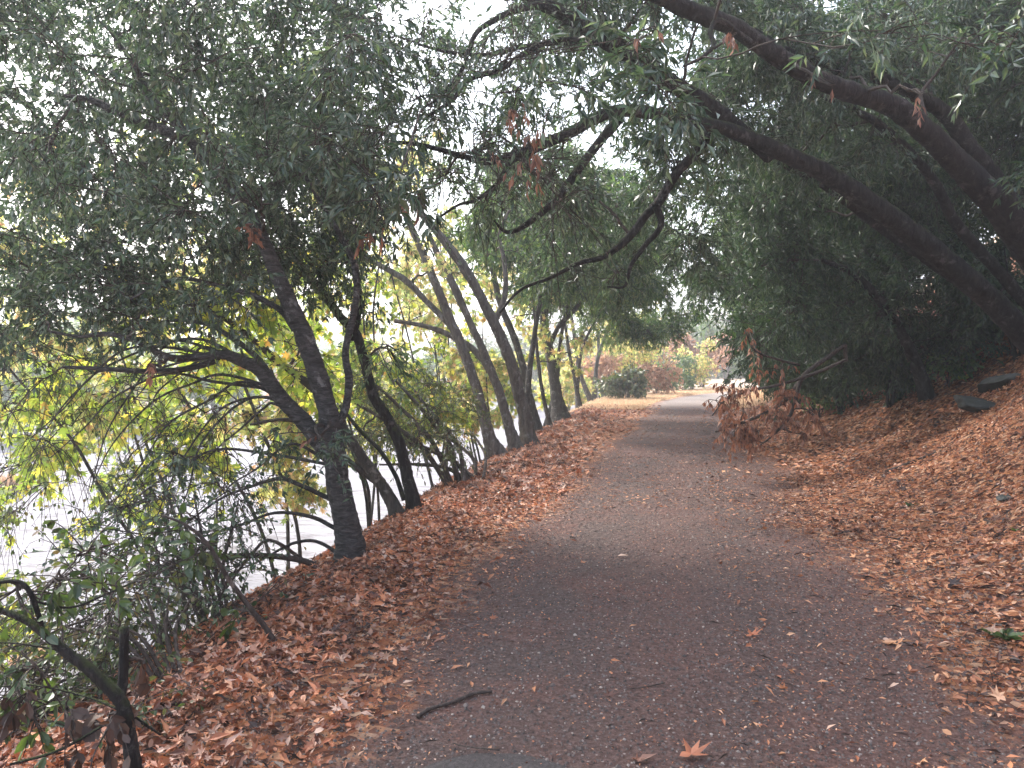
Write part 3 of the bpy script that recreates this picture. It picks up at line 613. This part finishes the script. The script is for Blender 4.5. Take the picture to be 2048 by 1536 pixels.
# thicket at the lip between the third tree and the trio
y10 = gy(955, 968)
st = []
for i, (tx, ty, wd) in enumerate([(700,800,13),(740,760,12),(790,760,13),(830,780,12),(860,820,11),(800,880,11),(760,930,9),(900,880,10),(940,860,7),(720,860,10)]):
    bx = 890+i*8+(i % 3)*6; by = 962+(i % 2)*6
    st.append(S([(bx,by,wd),((bx*2+tx)/3+14,(by*2+ty)/3-16,wd*.9),((bx+tx*2)/3+8,(by+ty*2)/3-12,wd*.7),(tx,ty,wd*.4)], y10+.1*(i % 4), y10+.2+.1*i))
make_tree('riverside_shrub', 'many-stemmed shrub with fine grey green leaves between the third tree and the trio of stems', 'shrub', st, RB(700,760,900,900,y10-.2,y10+1.2,14,55,46), B_twig, M_small, None, stemname='trunk', leaf='lance', L=.055, Wd=.018, per=12, flare=False, sides=7, tw=.3)

# ---- autumn maples down the bank towards the river (y, s below lip, h)
rm = [(6.6, 3.4, 3.4, 'yellow green maple down the bank at the left, its star leaves hanging before the riverbed', 3, (25,.58,1.9,1.1,.40,17), M_maplegreen),
      (9.2, 3.2, 4.6, 'golden maple down the bank seen behind the banded trunk', 3, (24,.62,2.1,1.5,.5,16), M_maplegreen),
      (11.5, 3.0, 8.5, 'gold and green maple down the bank behind the leaning forked stem', 3, (34,.66,2.4,3.2,.6,22), M_maple),
      (15, 3.2, 9.5, 'green and yellow maple down the bank behind the many-stemmed shrub', 3, (36,.62,2.6,3.8,.7,24), M_maplegreen),
      (19.5, 3.0, 11.5, 'golden maple down the bank behind the trio of stems', 3, (36,.62,2.8,4.5,.8,24), M_maple),
      (26, 3.5, 10.5, 'orange tinted maple down the bank behind the sturdy wide-footed trunk', 3, (32,.56,3.2,4.2,.9,24), M_maple),
      (10.0, 7.0, 4.2, 'yellow maple standing at the edge of the riverbed at far left', 3, (18,.62,2.3,1.3,.5,15), M_maplegreen),
      (17, 8.5, 6.5, 'tall leafy maple standing out on the riverbed edge behind the golden ones', 3, (22,.6,2.6,2.4,.75,22), M_maplegreen),
      (11.2, 1.7, 2.8, 'low maple just over the lip behind the dark two-stemmed tree', 4, (16,.62,1.2,.9,.38,22), M_maple),
      (14.6, 1.6, 3.0, 'low maple just over the lip between the many-stemmed shrub and the trio', 4, (18,.62,1.3,1.1,.42,22), M_maplegreen),
      (19.0, 1.7, 3.4, 'low golden maple just over the lip past the trio of stems', 4, (18,.62,1.5,1.2,.5,22), M_maple),
      (24.5, 1.8, 3.6, 'low green gold maple just over the lip near the wide-footed trunk', 4, (18,.62,1.7,1.3,.55,22), M_maplegreen)]
for i, (y, s, h, lb, ns, cr, mt) in enumerate(rm):
    x = float(xe(y))-s
    world_tree('maple_tree', lb, 'tree', x, y, h, (-.18 if y > 12 else -.40, -.1), .03, (cr[0], cr[1], cr[2], cr[3], cr[4], int(cr[5]*1.5)), B_grey, mt, 'autumn maples below the bank', leaf='star', L=.105+.0025*y, Wd=.10+.0025*y, per=6, stems=ns, rnd_seed=20+i, spread=.22, tw=.3, droop=.5)

# ---- shrubs at the foot of the left frame
ysap = gy(562, 1302)
make_tree('sapling', 'thin slanting sapling with few glossy leaves, rooted in orange leaves left of the path', 'sapling',
          [S([(562,1304,13),(530,1255,11),(490,1205,10),(450,1150,9),(415,1090,8),(370,1050,6),(320,1030,4)], ysap, ysap-.2)],
          [B(410,1090,ysap,60,40,.15,8), B(490,1220,ysap,22,14,.06,2), B(350,1060,ysap,60,40,.2,8)], B_twig, M_shrub, None, leaf='oval', L=.075, Wd=.04, per=5, flare=False, sides=8, tw=.15)
yf = 2.45
FS = [S([(275,1700,44),(270,1560,36),(255,1470,33),(240,1405,30),(190,1350,27),(130,1305,24),(90,1272,20),(40,1238,16),(-30,1212,12)], yf, yf-.1),
      S([(240,1410,20),(246,1340,19),(247,1255,18)], yf, yf),
      S([(88,1272,12),(78,1235,10),(62,1190,10),(35,1165,9),(-20,1170,7)], yf-.02, yf-.1),
      S([(60,1200,5),(140,1215,5),(220,1185,4),(300,1150,3)], yf, yf+.1),
      S([(262,1430,8),(290,1450,6),(320,1470,4)], yf, yf+.05),
      S([(120,1300,5),(40,1288,4),(-20,1285,3)], yf, yf), S([(240,1420,5),(160,1390,4),(60,1370,4),(-10,1375,3)], yf, yf+.1),
      S([(225,1440,5),(120,1500,6),(20,1530,6)], yf, yf-.1)]
bf = [B(40,1180,2.4,60,50,.12,10), B(120,1140,2.5,50,40,.12,7), B(190,1090,2.6,50,40,.12,7), B(60,1320,2.5,70,60,.15,12), B(40,1430,2.5,60,50,.15,10), B(230,1180,2.6,50,30,.1,4)]
make_tree('foreground_shrub', 'nearest shrub at the bottom left corner with a cut stub and oval green leaves', 'shrub', FS, bf, B_dark, M_shrub, None, leaf='oval', L=.056, Wd=.026, per=5, flare=False, sides=10, tw=.16,
          extra=[('dead_leaves', M_darkdead, [B(210,1450,2.4,35,50,.08,7), B(130,1440,2.45,40,40,.08,6), B(50,1400,2.4,50,30,.08,4), B(285,1320,2.5,10,10,.03,1)], dict(leaf='oval', L=.06, Wd=.034, per=5, tw=.10, droop=.8))])
for (lb, cx_, cy_, Y, cnt, x0, y0, x1, y1, tw_) in [
        ('leafy small-leaved bush on the bank behind the nearest shrub', 330, 1330, 3.5, 15, 90, 1130, 420, 1360, 22),
        ('dense green bush overhanging the bank left of the banded trunk', 430, 1240, 4.6, 17, 230, 960, 500, 1230, 22),
        ('low dark bush at the left edge of the photo below the green star leaves', 60, 1420, 3.3, 12, -60, 1290, 260, 1500, 30)]:
    st = []
    for k in range(6):
        tx = x0+(x1-x0)*(k+.5)/6; ty = y0+(y1-y0)*random.random()*.6
        st.append(S([(cx_+k*8,cy_+60,10),((cx_*2+tx)/3,(cy_*2+ty)/3-10,8),((cx_+tx*2)/3,(cy_+ty*2)/3-12,6),(tx,ty,3)], Y, Y+.1*k))
    make_tree('bank_shrub', lb, 'shrub', st, RB(x0, y0, x1, y1, Y-.3, Y+.9, cnt, 55, tw_), B_twig, M_small if 'dark' in lb or 'small' in lb else M_bay, 'bushes on the river bank', stemname='trunk', leaf='oval', L=.036, Wd=.019, per=8, flare=False, sides=7, tw=.34)

# ---- dead brown branch hanging beside the path on the right
yd = 10.5
DB = [S([(1690,690,9),(1655,715,10),(1620,738,10),(1600,760,11),(1570,800,10),(1530,825,8),(1480,845,6),(1430,862,4)], yd+.6, yd-.4),
      S([(1600,762,8),(1580,830,7),(1545,870,5),(1520,890,3)], yd, yd-.3), S([(1690,720,6),(1640,742,7),(1560,768,6),(1500,780,5),(1450,800,4),(1425,830,3)], yd, yd-.2),
      S([(1600,730,6),(1560,720,5),(1510,700,4),(1490,660,3)], yd, yd)]
bd = RB(1420, 780, 1640, 880, yd-.5, yd+.3, 8, 45, 16) + [B(1510,710,yd,35,35,.4,6), B(1560,740,yd,50,30,.4,12), B(1480,790,yd-.2,50,35,.4,20), B(1550,820,yd-.2,60,40,.4,26), B(1450,850,yd-.3,50,22,.3,26), B(1430,800,yd-.3,30,30,.3,10), B(1500,880,yd-.3,50,15,.3,18), B(1520,860,yd-.3,50,25,.3,18), B(1600,790,yd,40,40,.4,18), B(1500,665,yd,18,35,.3,5)]
make_tree('dead_branch', 'broken branch with rusty brown dead leaves hanging at the right edge of the path', 'branch', DB, bd, B_twig, M_dead, None, leaf='lance', L=.085, Wd=.034, per=7, tw=.2, droop=.7, hang=1.0, flare=False, sides=8)

# ---- low plants on the right bank
for (px, py, r, lb, mt, k) in [(1640,835,.5,'low green bush under the laurels beside the dead brown branch', M_bright, 'oval'), (1545,842,.3,'small dusty plant on the ground behind the dead brown branch', M_small, 'oval'),
                        (1900,775,.45,'pale leaved plant growing left of the grey boulder', M_bright, 'oval'), (1720,800,.55,'dark green undergrowth bush right of the low green bush', M_bay2, 'oval'), (1990,690,.4,'undergrowth plant above the grey boulder', M_bay2, 'oval')]:
    p = hit(px, py); st = []
    for k_ in range(5):
        a = k_*1.3; st.append((catmull(np.array([p+[0,0,-.05], p+[.2*r*math.cos(a), .2*r*math.sin(a), .5*r], p+[.6*r*math.cos(a), .6*r*math.sin(a), 1.0*r]]), 4), np.linspace(.010, .004, 9)))
    make_tree('undergrowth_plant', lb, 'plant', st, [(p+np.array([.6*r*math.cos(a), .6*r*math.sin(a), .8*r]), (r*.5, r*.5, r*.4), 26) for a in (0, 1.3, 2.5, 3.8, 5)], B_twig, mt, 'plants under the laurels', leaf=k, L=.08, Wd=.04, per=7, flare=False, sides=6, stemname='trunk', tw=.2)

# ---- far end: shrubs in the sun at the bend
fb = [(1345, 772, 50, 2.4, 2.6, 'rounded grey green bush beside the far bend of the path', M_bright, 'tuft', 5, (22,.55,2.2,1.0,.6,40), .02, 'shrub'),
      (1275, 770, 44, 3.6, 3.4, 'yellow leaved shrub with a clump of upright stems at the far bend', M_maple, 'star', 9, (24,.72,2.0,1.3,.6,22), .05, 'shrub'),
      (1210, 775, 42, 2.6, 2.2, 'reddish dry shrub left of the yellow one at the far bend', M_reddry, 'tuft', 6, (16,.6,1.4,.9,.5,30), .03, 'shrub'),
      (1405, 765, 60, 5.0, 4.0, 'rust red shrub behind the rounded grey green bush', M_reddry, 'tuft', 6, (24,.55,3.0,1.9,.9,36), .05, 'shrub'),
      (1165, 775, 46, 4.5, 3.4, 'orange leaved shrub at the end of the left row', M_maple, 'star', 6, (20,.62,2.0,1.6,.6,22), .05, 'shrub'),
      (1315, 772, 42, 2.2, 3.0, 'low straw coloured brush between the yellow shrub and the rounded bush', M_reddry, 'tuft', 6, (14,.6,1.2,.8,.5,22), .02, 'shrub'),
      (1385, 770, 52, 3.4, 3.0, 'yellow green brush over the rounded bush at the far bend', M_maple, 'tuft', 6, (20,.62,2.0,1.3,.6,26), .03, 'shrub'),
      (1130, 775, 38, 3.2, 3.0, 'yellow green thicket closing the left row at the start of the sunny grass', M_maple, 'star', 7, (20,.62,1.8,1.3,.5,22), .03, 'shrub'),
      (1255, 778, 36, 1.6, 3.0, 'low olive bush at the left edge of the sunny straw grass', M_small, 'tuft', 6, (16,.6,1.1,.6,.45,34), .02, 'shrub'),
      (1285, 778, 60, 2.6, 3.0, 'wide pale green thicket between the straw grass and the river', M_bright, 'tuft', 6, (22,.5,3.2,.9,.6,36), .03, 'shrub'),
      (1240, 770, 58, 6.0, 3.0, 'tall pale yellow tree behind the reddish dry shrub', M_maple, 'tuft', 4, (24,.6,2.6,2.2,.8,30), .06, 'tree'),
      (1450, 762, 75, 7.0, 5.0, 'hazy grey green tree farthest down the path', M_bright, 'tuft', 3, (26,.55,4.5,3.0,1.3,40), .12, 'tree'),
      (1330, 762, 85, 8.0, 5.0, 'hazy bare-topped tree behind the yellow leaved shrub', M_small, 'tuft', 3, (22,.55,4.5,3.0,1.3,26), .12, 'tree')]
for i, (px, py, Y, h, wd, lb, mt, lf, ns, cr, r, cat) in enumerate(fb):
    x = float(at(px, py, Y)[0]); sz = .2 if Y < 55 else .3
    world_tree('far_'+cat, lb, cat, x, Y, h, (0, 0), r, cr, B_pale, mt, 'shrubs and trees at the far bend', leaf=lf, L=sz, Wd=sz*(.95 if lf == 'star' else .55), per=6, stems=ns, rnd_seed=60+i, spread=.22, tw=.55)

# ---- far-off woods that read as one mass
def far_wood(name, lb, centres, n, mat, sz):
    lp = []
    for (x, y, r, hgt) in centres:
        v = norm(rng.normal(size=(n, 3)))*(.75+.3*rng.random((n, 1)))*np.array([r, r, hgt*.5])*(1+.18*np.sin(rng.random((n, 1))*9))
        P = v+np.array([x, y, float(H(x, y))+hgt*.46])
        lp.append(leaves(P, rng.normal(size=(n, 3))+np.array([0, 0, -.3]), sz*rng.uniform(.6, 1.4, n), sz*.7*rng.uniform(.6, 1.3, n), 'tuft', tilt=2))
    V, T, r = join(lp); props(mesh_obj(name, V, T, mat, rnd=r), lb, 'woods', kind='stuff')
cen = []
for i in range(46):
    y = -10+i*4.2+rng.normal()*1.5; x = float(xe(y))-62-rng.random()*14; cen.append((x, y, rng.uniform(4, 6.5), rng.uniform(6, 11)))
far_wood('far_woods', 'wooded far side of the river seen as pale green through the leaves', cen, 1500, M_bright, .6)
cen = []
for i in range(20):
    a = i/19; x = -8+a*58+rng.normal()*1.5; y = 112+rng.normal()*5; cen.append((x, y, rng.uniform(4.5, 7), rng.uniform(7, 11)))
far_wood('far_woods', 'hazy grey green woods closing the view beyond the bend of the path', cen, 1500, M_small, .6)
# ---- far bank of the river: shrubs and trees
kk = 0
for (px, Y, h, mt, lb) in [(60, 48, 7, M_bright, 'misty green tree across the river at the left edge'), (260, 54, 6, M_maple, 'yellowish tree across the river, second from the left'), (430, 58, 7.5, M_bright, 'green tree across the river right of the yellowish one'),
                           (600, 62, 6, M_reddry, 'rusty shrub across the river behind the banded trunk'), (760, 66, 8, M_maple, 'golden tree across the river behind the dark two-stemmed tree'), (920, 74, 9, M_bright, 'green tree across the river behind the trio of stems'),
                           (1060, 84, 9, M_small, 'grey tree across the river behind the sturdy upright trunk'), (-140, 44, 7, M_small, 'grey green tree across the river just off the left edge')]:
    x = (px-CX)/F*Y
    world_tree('far_tree', lb, 'tree', x, Y, h, (0, 0), .12, (26,.5,h*.5,h*.38,h*.17,44), B_grey, mt, 'trees across the river', leaf='tuft', L=.34, Wd=.22, per=6, stems=2, rnd_seed=90+kk, spread=.15, tw=.7); kk += 1

# ------------------------------------------------------------------ ground cover: fallen leaves, gravel, grass
def surf(x, y, lift):
    z = H(x, y)+lift; e = .05
    n = np.stack([-(H(x+e, y)-H(x-e, y))/(2*e), -(H(x, y+e)-H(x, y-e))/(2*e), np.ones_like(x)], -1)
    return np.stack([x, y, z], -1), norm(n)
def scatter(n, fx, y0, y1, Ls, kind, ratio, tilt, lift, ypow=1.0, keep=None):
    y = y0+(y1-y0)*rng.random(n)**ypow; x = fx(y, rng.random(n))
    if keep is not None: k = keep(x, y); x = x[k]; y = y[k]; n = len(x)
    P, N = surf(x, y, lift*rng.random(n)+.004)
    a = rng.random(n)*2*math.pi; D = np.stack([np.cos(a), np.sin(a), np.zeros(n)], -1); D = norm(D - N*np.sum(D*N, 1, keepdims=True) + tilt*.6*rng.normal(size=(n, 1))*N)
    up = norm(N+tilt*rng.normal(size=(n, 3)))
    L = rng.uniform(Ls[0], Ls[1], n)
    return leaves(P, D, L, L*ratio, kind, up=up)
nzf = lambda x, y: .22*bumps(x*.8, y*.8)
left_f = lambda y, u: xe(y)-.9+(xc(y)-1.0-xe(y)+.9)*u**1.1
def keepL(x, y):
    d = -(x-xc(y))+nzf(x, y); p = .04+.96*_sm(1.0, 2.3, d)*(.5+.5*_sm(-.8, .4, bumps(x*2.1+1, y*1.9))); return rng.random(len(x)) < p
right_f = lambda y, u: xc(y)+.6+(9.5)*u**1.25
def keepR(x, y):
    d = (x-xc(y))+nzf(x, y)*1.4; p = .03+.97*_sm(1.15, 2.6, d); p = p*(.45+.55*_sm(-.9, .3, bumps(x*1.7+3, y*1.7))); return rng.random(len(x)) < p
parts = [scatter(3500, left_f, 1.6, 9, (.03, .09), 'star_curl', .85, .5, .05, 1.4, keepL), scatter(18000, left_f, 1.6, 9, (.025, .08), 'star_curl2', .7, .8, .06, 1.4, keepL), scatter(20000, left_f, 1.6, 9, (.012, .045), 'oval', .7, .7, .06, 1.4, keepL),
         scatter(24000, left_f, 1.6, 11, (.03, .09), 'lance', .36, .6, .06, 1.3, keepL),
         scatter(16000, left_f, 9, 30, (.07, .15), 'star_curl', 1.0, .4, .05, 1.2, keepL)]
V, T, r = join(parts); props(mesh_obj('leaf_litter', V, T, M_litter, rnd=r), 'orange maple leaves lying thick along the left edge of the path', 'leaves', kind='stuff')
parts = [scatter(90000, right_f, 1.6, 11, (.02, .07), 'lance', .36, .5, .04, 1.3, keepR), scatter(26000, right_f, 1.6, 11, (.015, .042), 'oval', .7, .55, .04, 1.3, keepR), scatter(9000, right_f, 1.6, 11, (.04, .08), 'star_curl2', .6, .8, .04, 1.3, keepR),
         scatter(1500, right_f, 1.8, 10, (.07, .13), 'star_curl', 1.0, .4, .05, 1.2, keepR),
         scatter(40000, right_f, 10, 30, (.06, .11), 'lance', .5, .4, .05, 1.2, keepR)]
V, T, r = join(parts); props(mesh_obj('leaf_litter', V, T, M_litter2, rnd=r), 'brown and tan small leaves covering the ground right of the path', 'leaves', kind='stuff')
mid_f = lambda y, u: xc(y)-1.5+3.2*u
allx = lambda y, u: xe(y)-.6+(xc(y)+5.5-xe(y))*u
parts = [scatter(1100, allx, 1.7, 14, (.02, .09), 'lance', .035, .15, .01, 1.3), scatter(2500, left_f, 1.7, 14, (.04, .16), 'lance', .03, .3, .05, 1.3, keepL), scatter(3500, right_f, 1.7, 14, (.04, .16), 'lance', .03, .3, .04, 1.3, keepR)]
V, T, r = join(parts); props(mesh_obj('fallen_twigs', V, T, B_twig), 'thin dark twigs strewn among the fallen leaves', 'twigs', kind='stuff')
parts = [scatter(9000, mid_f, 1.6, 14, (.006, .022), 'lance', .3, .35, .01, 1.5), scatter(3500, mid_f, 1.6, 9, (.006, .016), 'oval', .8, .4, .01, 1.5), scatter(170, mid_f, 2, 14, (.04, .075), 'lance', .3, .35, .012, 1.3), scatter(14, mid_f, 2.5, 9, (.05, .09), 'star_curl2', .7, .5, .012, 1.3),
         scatter(5000, mid_f, 8, 28, (.03, .07), 'lance', .35, .25, .01, 1.2)]
edge = lambda y, u: xc(y)+.55+1.5*u
parts += [scatter(7000, edge, 1.6, 14, (.006, .028), 'lance', .35, .4, .012, 1.4), scatter(7000, lambda y, u: xc(y)-.8-1.5*u, 1.6, 14, (.008, .045), 'lance', .35, .4, .012, 1.4)]
V, T, r = join(parts); props(mesh_obj('leaf_scraps', V, T, M_litter2, rnd=r), 'scattered scraps of fallen leaves on the bare gravel of the path', 'leaves', kind='stuff')
# gravel grains
def stones(n):
    y = 1.5+12*rng.random(n)**1.7; x = xc(y)-1.7+3.9*rng.random(n)
    P, N = surf(x, y, .0); oc = np.array([(1,0,0),(0,1,0),(-1,0,0),(0,-1,0),(0,0,1),(.6,.6,.5),(-.6,.5,.6),(.1,-.7,.6)])
    tf = np.array([(0,5,4),(5,1,4),(1,6,4),(6,2,4),(2,7,4),(2,3,7),(3,0,7),(7,0,4),(0,1,5),(1,2,6)])
    s = rng.uniform(.0025, .008, n)*(1+.7*(rng.random(n) > .97)); a = rng.random(n)*6.28
    sc = rng.uniform(.6, 1.3, (n, 1, 3)); v = oc[None]*sc*s[:, None, None]
    ca, sa = np.cos(a)[:, None], np.sin(a)[:, None]
    v = np.stack([v[..., 0]*ca-v[..., 1]*sa, v[..., 0]*sa+v[..., 1]*ca, v[..., 2]], -1)+P[:, None]
    Fc = (np.arange(n)*len(oc))[:, None, None]+tf[None]
    return v.reshape(-1, 3), Fc.reshape(-1, 3), np.repeat(rng.random(n), len(tf))
M_stone = leaf_mat('grit', [(.03,.024,.023),(.07,.055,.05),(.11,.09,.085),(.18,.15,.135),(.36,.31,.27)], 0, None, .8, pos=[0,.5,.82,.95,1])
V, T, r = stones(60000); props(mesh_obj('gravel', V, T, M_stone, rnd=r), 'loose dark grit and small pale stones on the path', 'gravel', kind='stuff')
# straw
def blades(n, xs, ysv, hh, wd, lean=.5):
    P, N = surf(xs, ysv, 0.0); D = norm(np.array([0, 0, 1.0])+lean*rng.normal(size=(n, 3))*np.array([1, 1, .2]))
    L = hh*rng.uniform(.5, 1.2, n); return leaves(P, D, L, np.full(n, wd), 'lance', up=norm(rng.normal(size=(n, 3))))
def gfar(n, side):
    y = 27+26*rng.random(n); x = xc(y)+side*(1.5+3.2*rng.random(n)**1.2); return x, y
x1, y1 = gfar(16000, -1); x2, y2b = gfar(12000, 1)
V, T, r = join([blades(16000, x1, y1, .16, .022), blades(12000, x2, y2b, .30, .025)])
props(mesh_obj('dry_grass', V, T, M_grass, rnd=r), 'straw coloured dry grass in the sun on both sides of the far path', 'grass', kind='stuff')
for (px, py, n, hh, rad, lb) in [(105,935,700,.55,.42,'bushy dry grass tuft out on the pale riverbed, the middle one at left'), (15,985,800,.7,.5,'dry grass tuft on the riverbed cut by the left edge of the photo'), (190,870,300,.4,.3,'small dry grass tuft on the riverbed farther out'),
                                 (60,1330,260,.3,.3,'dry grass tuft at the near edge of the riverbed behind the nearest shrub'), (370,800,600,.6,.8,'wide dry grass clump far out on the riverbed')]:
    p = hit(px, py); a = rng.random(n)*6.28; q = rad*np.sqrt(rng.random(n))*.5
    x = p[0]+q*np.cos(a); y = p[1]+q*np.sin(a); P, N = surf(x, y, -.01)
    D = norm(np.stack([np.cos(a)*q/rad*1.6, np.sin(a)*q/rad*1.6, np.ones(n)*.9], -1)+.25*rng.normal(size=(n, 3)))
    V, T, r = leaves(P, D, hh*rng.uniform(.5, 1.2, n), np.full(n, .012), 'lance', up=norm(rng.normal(size=(n, 3))))
    props(mesh_obj('grass_tuft', V, T, M_grass, None, p, rnd=r), lb, 'grass tuft', 'dry tufts on the riverbed')

# ------------------------------------------------------------------ small separate things
M_rock = simple_mat('boulder_stone', [(.014,.018,.013),(.032,.035,.033),(.07,.073,.075)], 6)
def rock(px, py, size, lb, seed, mat=None, nm='boulder'):
    import bmesh
    p = hit(px, py); bm = bmesh.new(); bmesh.ops.create_icosphere(bm, subdivisions=4, radius=1)
    r = random.Random(seed); pl = [(Vector((r.gauss(0,1), r.gauss(0,1), r.gauss(0,1))).normalized(), r.uniform(.55,.85)) for _ in range(12)]
    for v in bm.verts:
        for n, dd in pl:
            t = v.co.dot(n)
            if t > dd: v.co -= n*(t-dd)
        v.co += v.co.normalized()*.03*math.sin(9*v.co.x+5*v.co.y)*math.cos(8*v.co.z)
        v.co = Vector((v.co.x*size[0], v.co.y*size[1], v.co.z*size[2]))
    me = bpy.data.meshes.new(nm); bm.to_mesh(me); bm.free(); me.materials.append(mat or M_rock)
    o = bpy.data.objects.new(nm, me); C.objects.link(o); o.location = (p[0], p[1], p[2]+size[2]*.25); o.rotation_euler = (.1, .2, r.uniform(0, 3)); return o
props(rock(2005, 775, (.42, .34, .15), '', 3), 'large grey boulder half sunk in the leafy bank at right', 'rock', 'boulders on the right bank')
props(rock(1960, 815, (.4, .3, .12), '', 5), 'lower mossy grey boulder just beneath the large one at right', 'rock', 'boulders on the right bank')
props(rock(2010, 1000, (.10, .07, .045), '', 9, nm='stone'), 'small dark stone in the leaves near the mossy trunk', 'rock')
def stick(pxs, lb, r0, r1, lift=.012, nm='stick'):
    P = []
    for px, py in pxs:
        p = hit(px, py); P.append(p+[0, 0, lift])
    A = catmull(np.array(P), 5); R = np.linspace(r0, r1, len(A))*(1+.1*rng.normal(size=len(A)))
    V, Q = tubes(A[None], R[None], 8, .05); S_ = 8
    caps = [np.array([list(range(S_))[::-1]]), np.array([list(range(len(V)-S_, len(V)))])]
    props(mesh_obj(nm, V, [Q]+caps, B_twig, None, A[0], smooth=True), lb, 'stick')
stick([(836,1443),(862,1424),(900,1415),(940,1398),(958,1394),(985,1392)], 'thin crooked dark stick lying on the path gravel near the bottom', .0095, .007)
stick([(1770,950),(1800,938),(1835,925),(1872,910)], 'dark fallen stick lying in the brown leaves at right', .022, .012, .03)
stick([(1000,1075+440),(930,1505),(905,1500)], 'tiny dark twig lying on the flat dark patch at the bottom', .0035, .002, .02, 'twig')
stick([(1330,1372),(1290,1378),(1255,1385)], 'short thin twig on the gravel right of the crooked stick', .003, .002, .008, 'twig')
# flat dark patch bedded in the path
M_slab = simple_mat('slab_stone', [(.025,.02,.02),(.045,.038,.038),(.085,.072,.07)], 60, .8, 1.0)
n = 48; cxs, cyp = -.06, 2.60
zz = H(np.array([cxs]), np.array([cyp]))[0]
V = []; 
for j, (rr_, dz) in enumerate([(0.0,.006),(.2,.006),(.31,.004),(.34,-.003),(.35,-.03)]):
    for i in range(n):
        a = i/n*2*math.pi; q = rr_*(1+.02*math.sin(3*a)+.012*math.sin(11*a)); V.append((cxs+q*math.cos(a), cyp+q*math.sin(a), float(H(cxs+q*math.cos(a), cyp+q*math.sin(a)))+dz+.002))
Q = np.array([(j*n+i, j*n+(i+1) % n, (j+1)*n+(i+1) % n, (j+1)*n+i) for j in range(4) for i in range(n)])[:, ::-1]
props(mesh_obj('flat_slab', np.array(V), Q, M_slab, None, (cxs, cyp, zz), smooth=True), 'flat dark grey round-edged slab bedded in the gravel at the bottom of the photo', 'slab')
# single leaves that stand out
def one_leaf(px, py, kind, L, ratio, mat, lb, yaw, nm='fallen_leaf', val=.6):
    p = hit(px, py); P = (p+[0, 0, .012])[None]; D = np.array([[math.cos(yaw), math.sin(yaw), .12]])
    V, T, r = leaves(P, D, np.array([L]), np.array([L*ratio]), kind, up=np.array([[.05, -.1, 1.0]]))
    props(mesh_obj(nm, V, T, mat, None, p, rnd=np.full(len(T), val)), lb, 'leaf', 'single leaves lying on the path')
one_leaf(1355, 1522, 'star_curl2', .15, .75, M_litter, 'large orange maple leaf at the bottom centre edge of the photo', .1, val=.42)
one_leaf(1275, 1533, 'lance', .10, .3, M_litter, 'pale orange narrow leaf at the bottom, left of the large maple leaf', .6, val=.85)
one_leaf(1490, 1278, 'star_curl2', .12, .6, M_litter, 'brown maple leaf lying alone right of the path centre', .2, val=.45)
one_leaf(900, 1345, 'lance', .085, .3, M_litter, 'narrow tan leaf above the crooked stick', .7, val=.75)
one_leaf(1235, 1115, 'lance', .09, .5, M_litter, 'pale yellow leaf lying farther up the path centre', .1, val=1)
# weeds
def weed(px, py, n, L, lb, mat, cat='plant', wr=.45):
    p = hit(px, py); a = np.arange(n)*2.4; D = np.stack([np.cos(a), np.sin(a), .35+.3*rng.random(n)], -1)
    V, T, r = leaves(np.repeat((p+[0, 0, .01])[None], n, 0)+.01*rng.normal(size=(n, 3))*[1, 1, 0], D, L*rng.uniform(.7, 1.2, n), np.full(n, L*wr), 'oval')
    props(mesh_obj('weed', V, T, mat, None, p, rnd=r), lb, cat, 'small weeds in the leaf litter')
weed(2010, 1285, 16, .10, 'green broad-leaved weed in orange leaves at the right edge', M_shrub)
weed(1822, 1015, 7, .08, 'small dark green weed among brown leaves right of the path', M_bay2)
weed(2035, 1068, 7, .06, 'tiny green weed at the right edge above the broad-leaved one', M_shrub)
weed(1925, 760, 10, .16, 'yellow green sprig beside the large grey boulder', M_maplegreen)
weed(405, 1412, 5, .035, 'tiny bright green seedling in the orange leaves at lower left', M_shrub)
hz = bpy.data.materials.new('thin_haze'); hz.use_nodes = True; hn = hz.node_tree; hn.nodes.remove(hn.nodes['Principled BSDF'])
pv = hn.nodes.new('ShaderNodeVolumePrincipled'); pv.inputs['Density'].default_value = HAZE; pv.inputs['Color'].default_value = (.93, .95, 1, 1); pv.inputs['Anisotropy'].default_value = .35
hn.links.new(pv.outputs[0], hn.nodes['Material Output'].inputs['Volume'])
X0, X1, Y0, Y1, Z0, Z1 = -480., 480., -25., 560., -8., 50.
V = np.array([(x, y, z) for z in (Z0, Z1) for y in (Y0, Y1) for x in (X0, X1)])
Q = np.array([(0,2,3,1),(4,5,7,6),(0,1,5,4),(2,6,7,3),(0,4,6,2),(1,3,7,5)])
props(mesh_obj('haze', V, Q, hz), 'thin bright haze in the air', 'haze', kind='stuff')
zz = [max((o.matrix_world @ Vector(c)).z for c in o.bound_box) for o in bpy.data.objects if o.type == 'MESH' and o.name != 'haze']
print('MAXZ', max(zz))
print('OBJECTS', len(bpy.data.objects), 'POLYS', sum(len(m.polygons) for m in bpy.data.meshes))
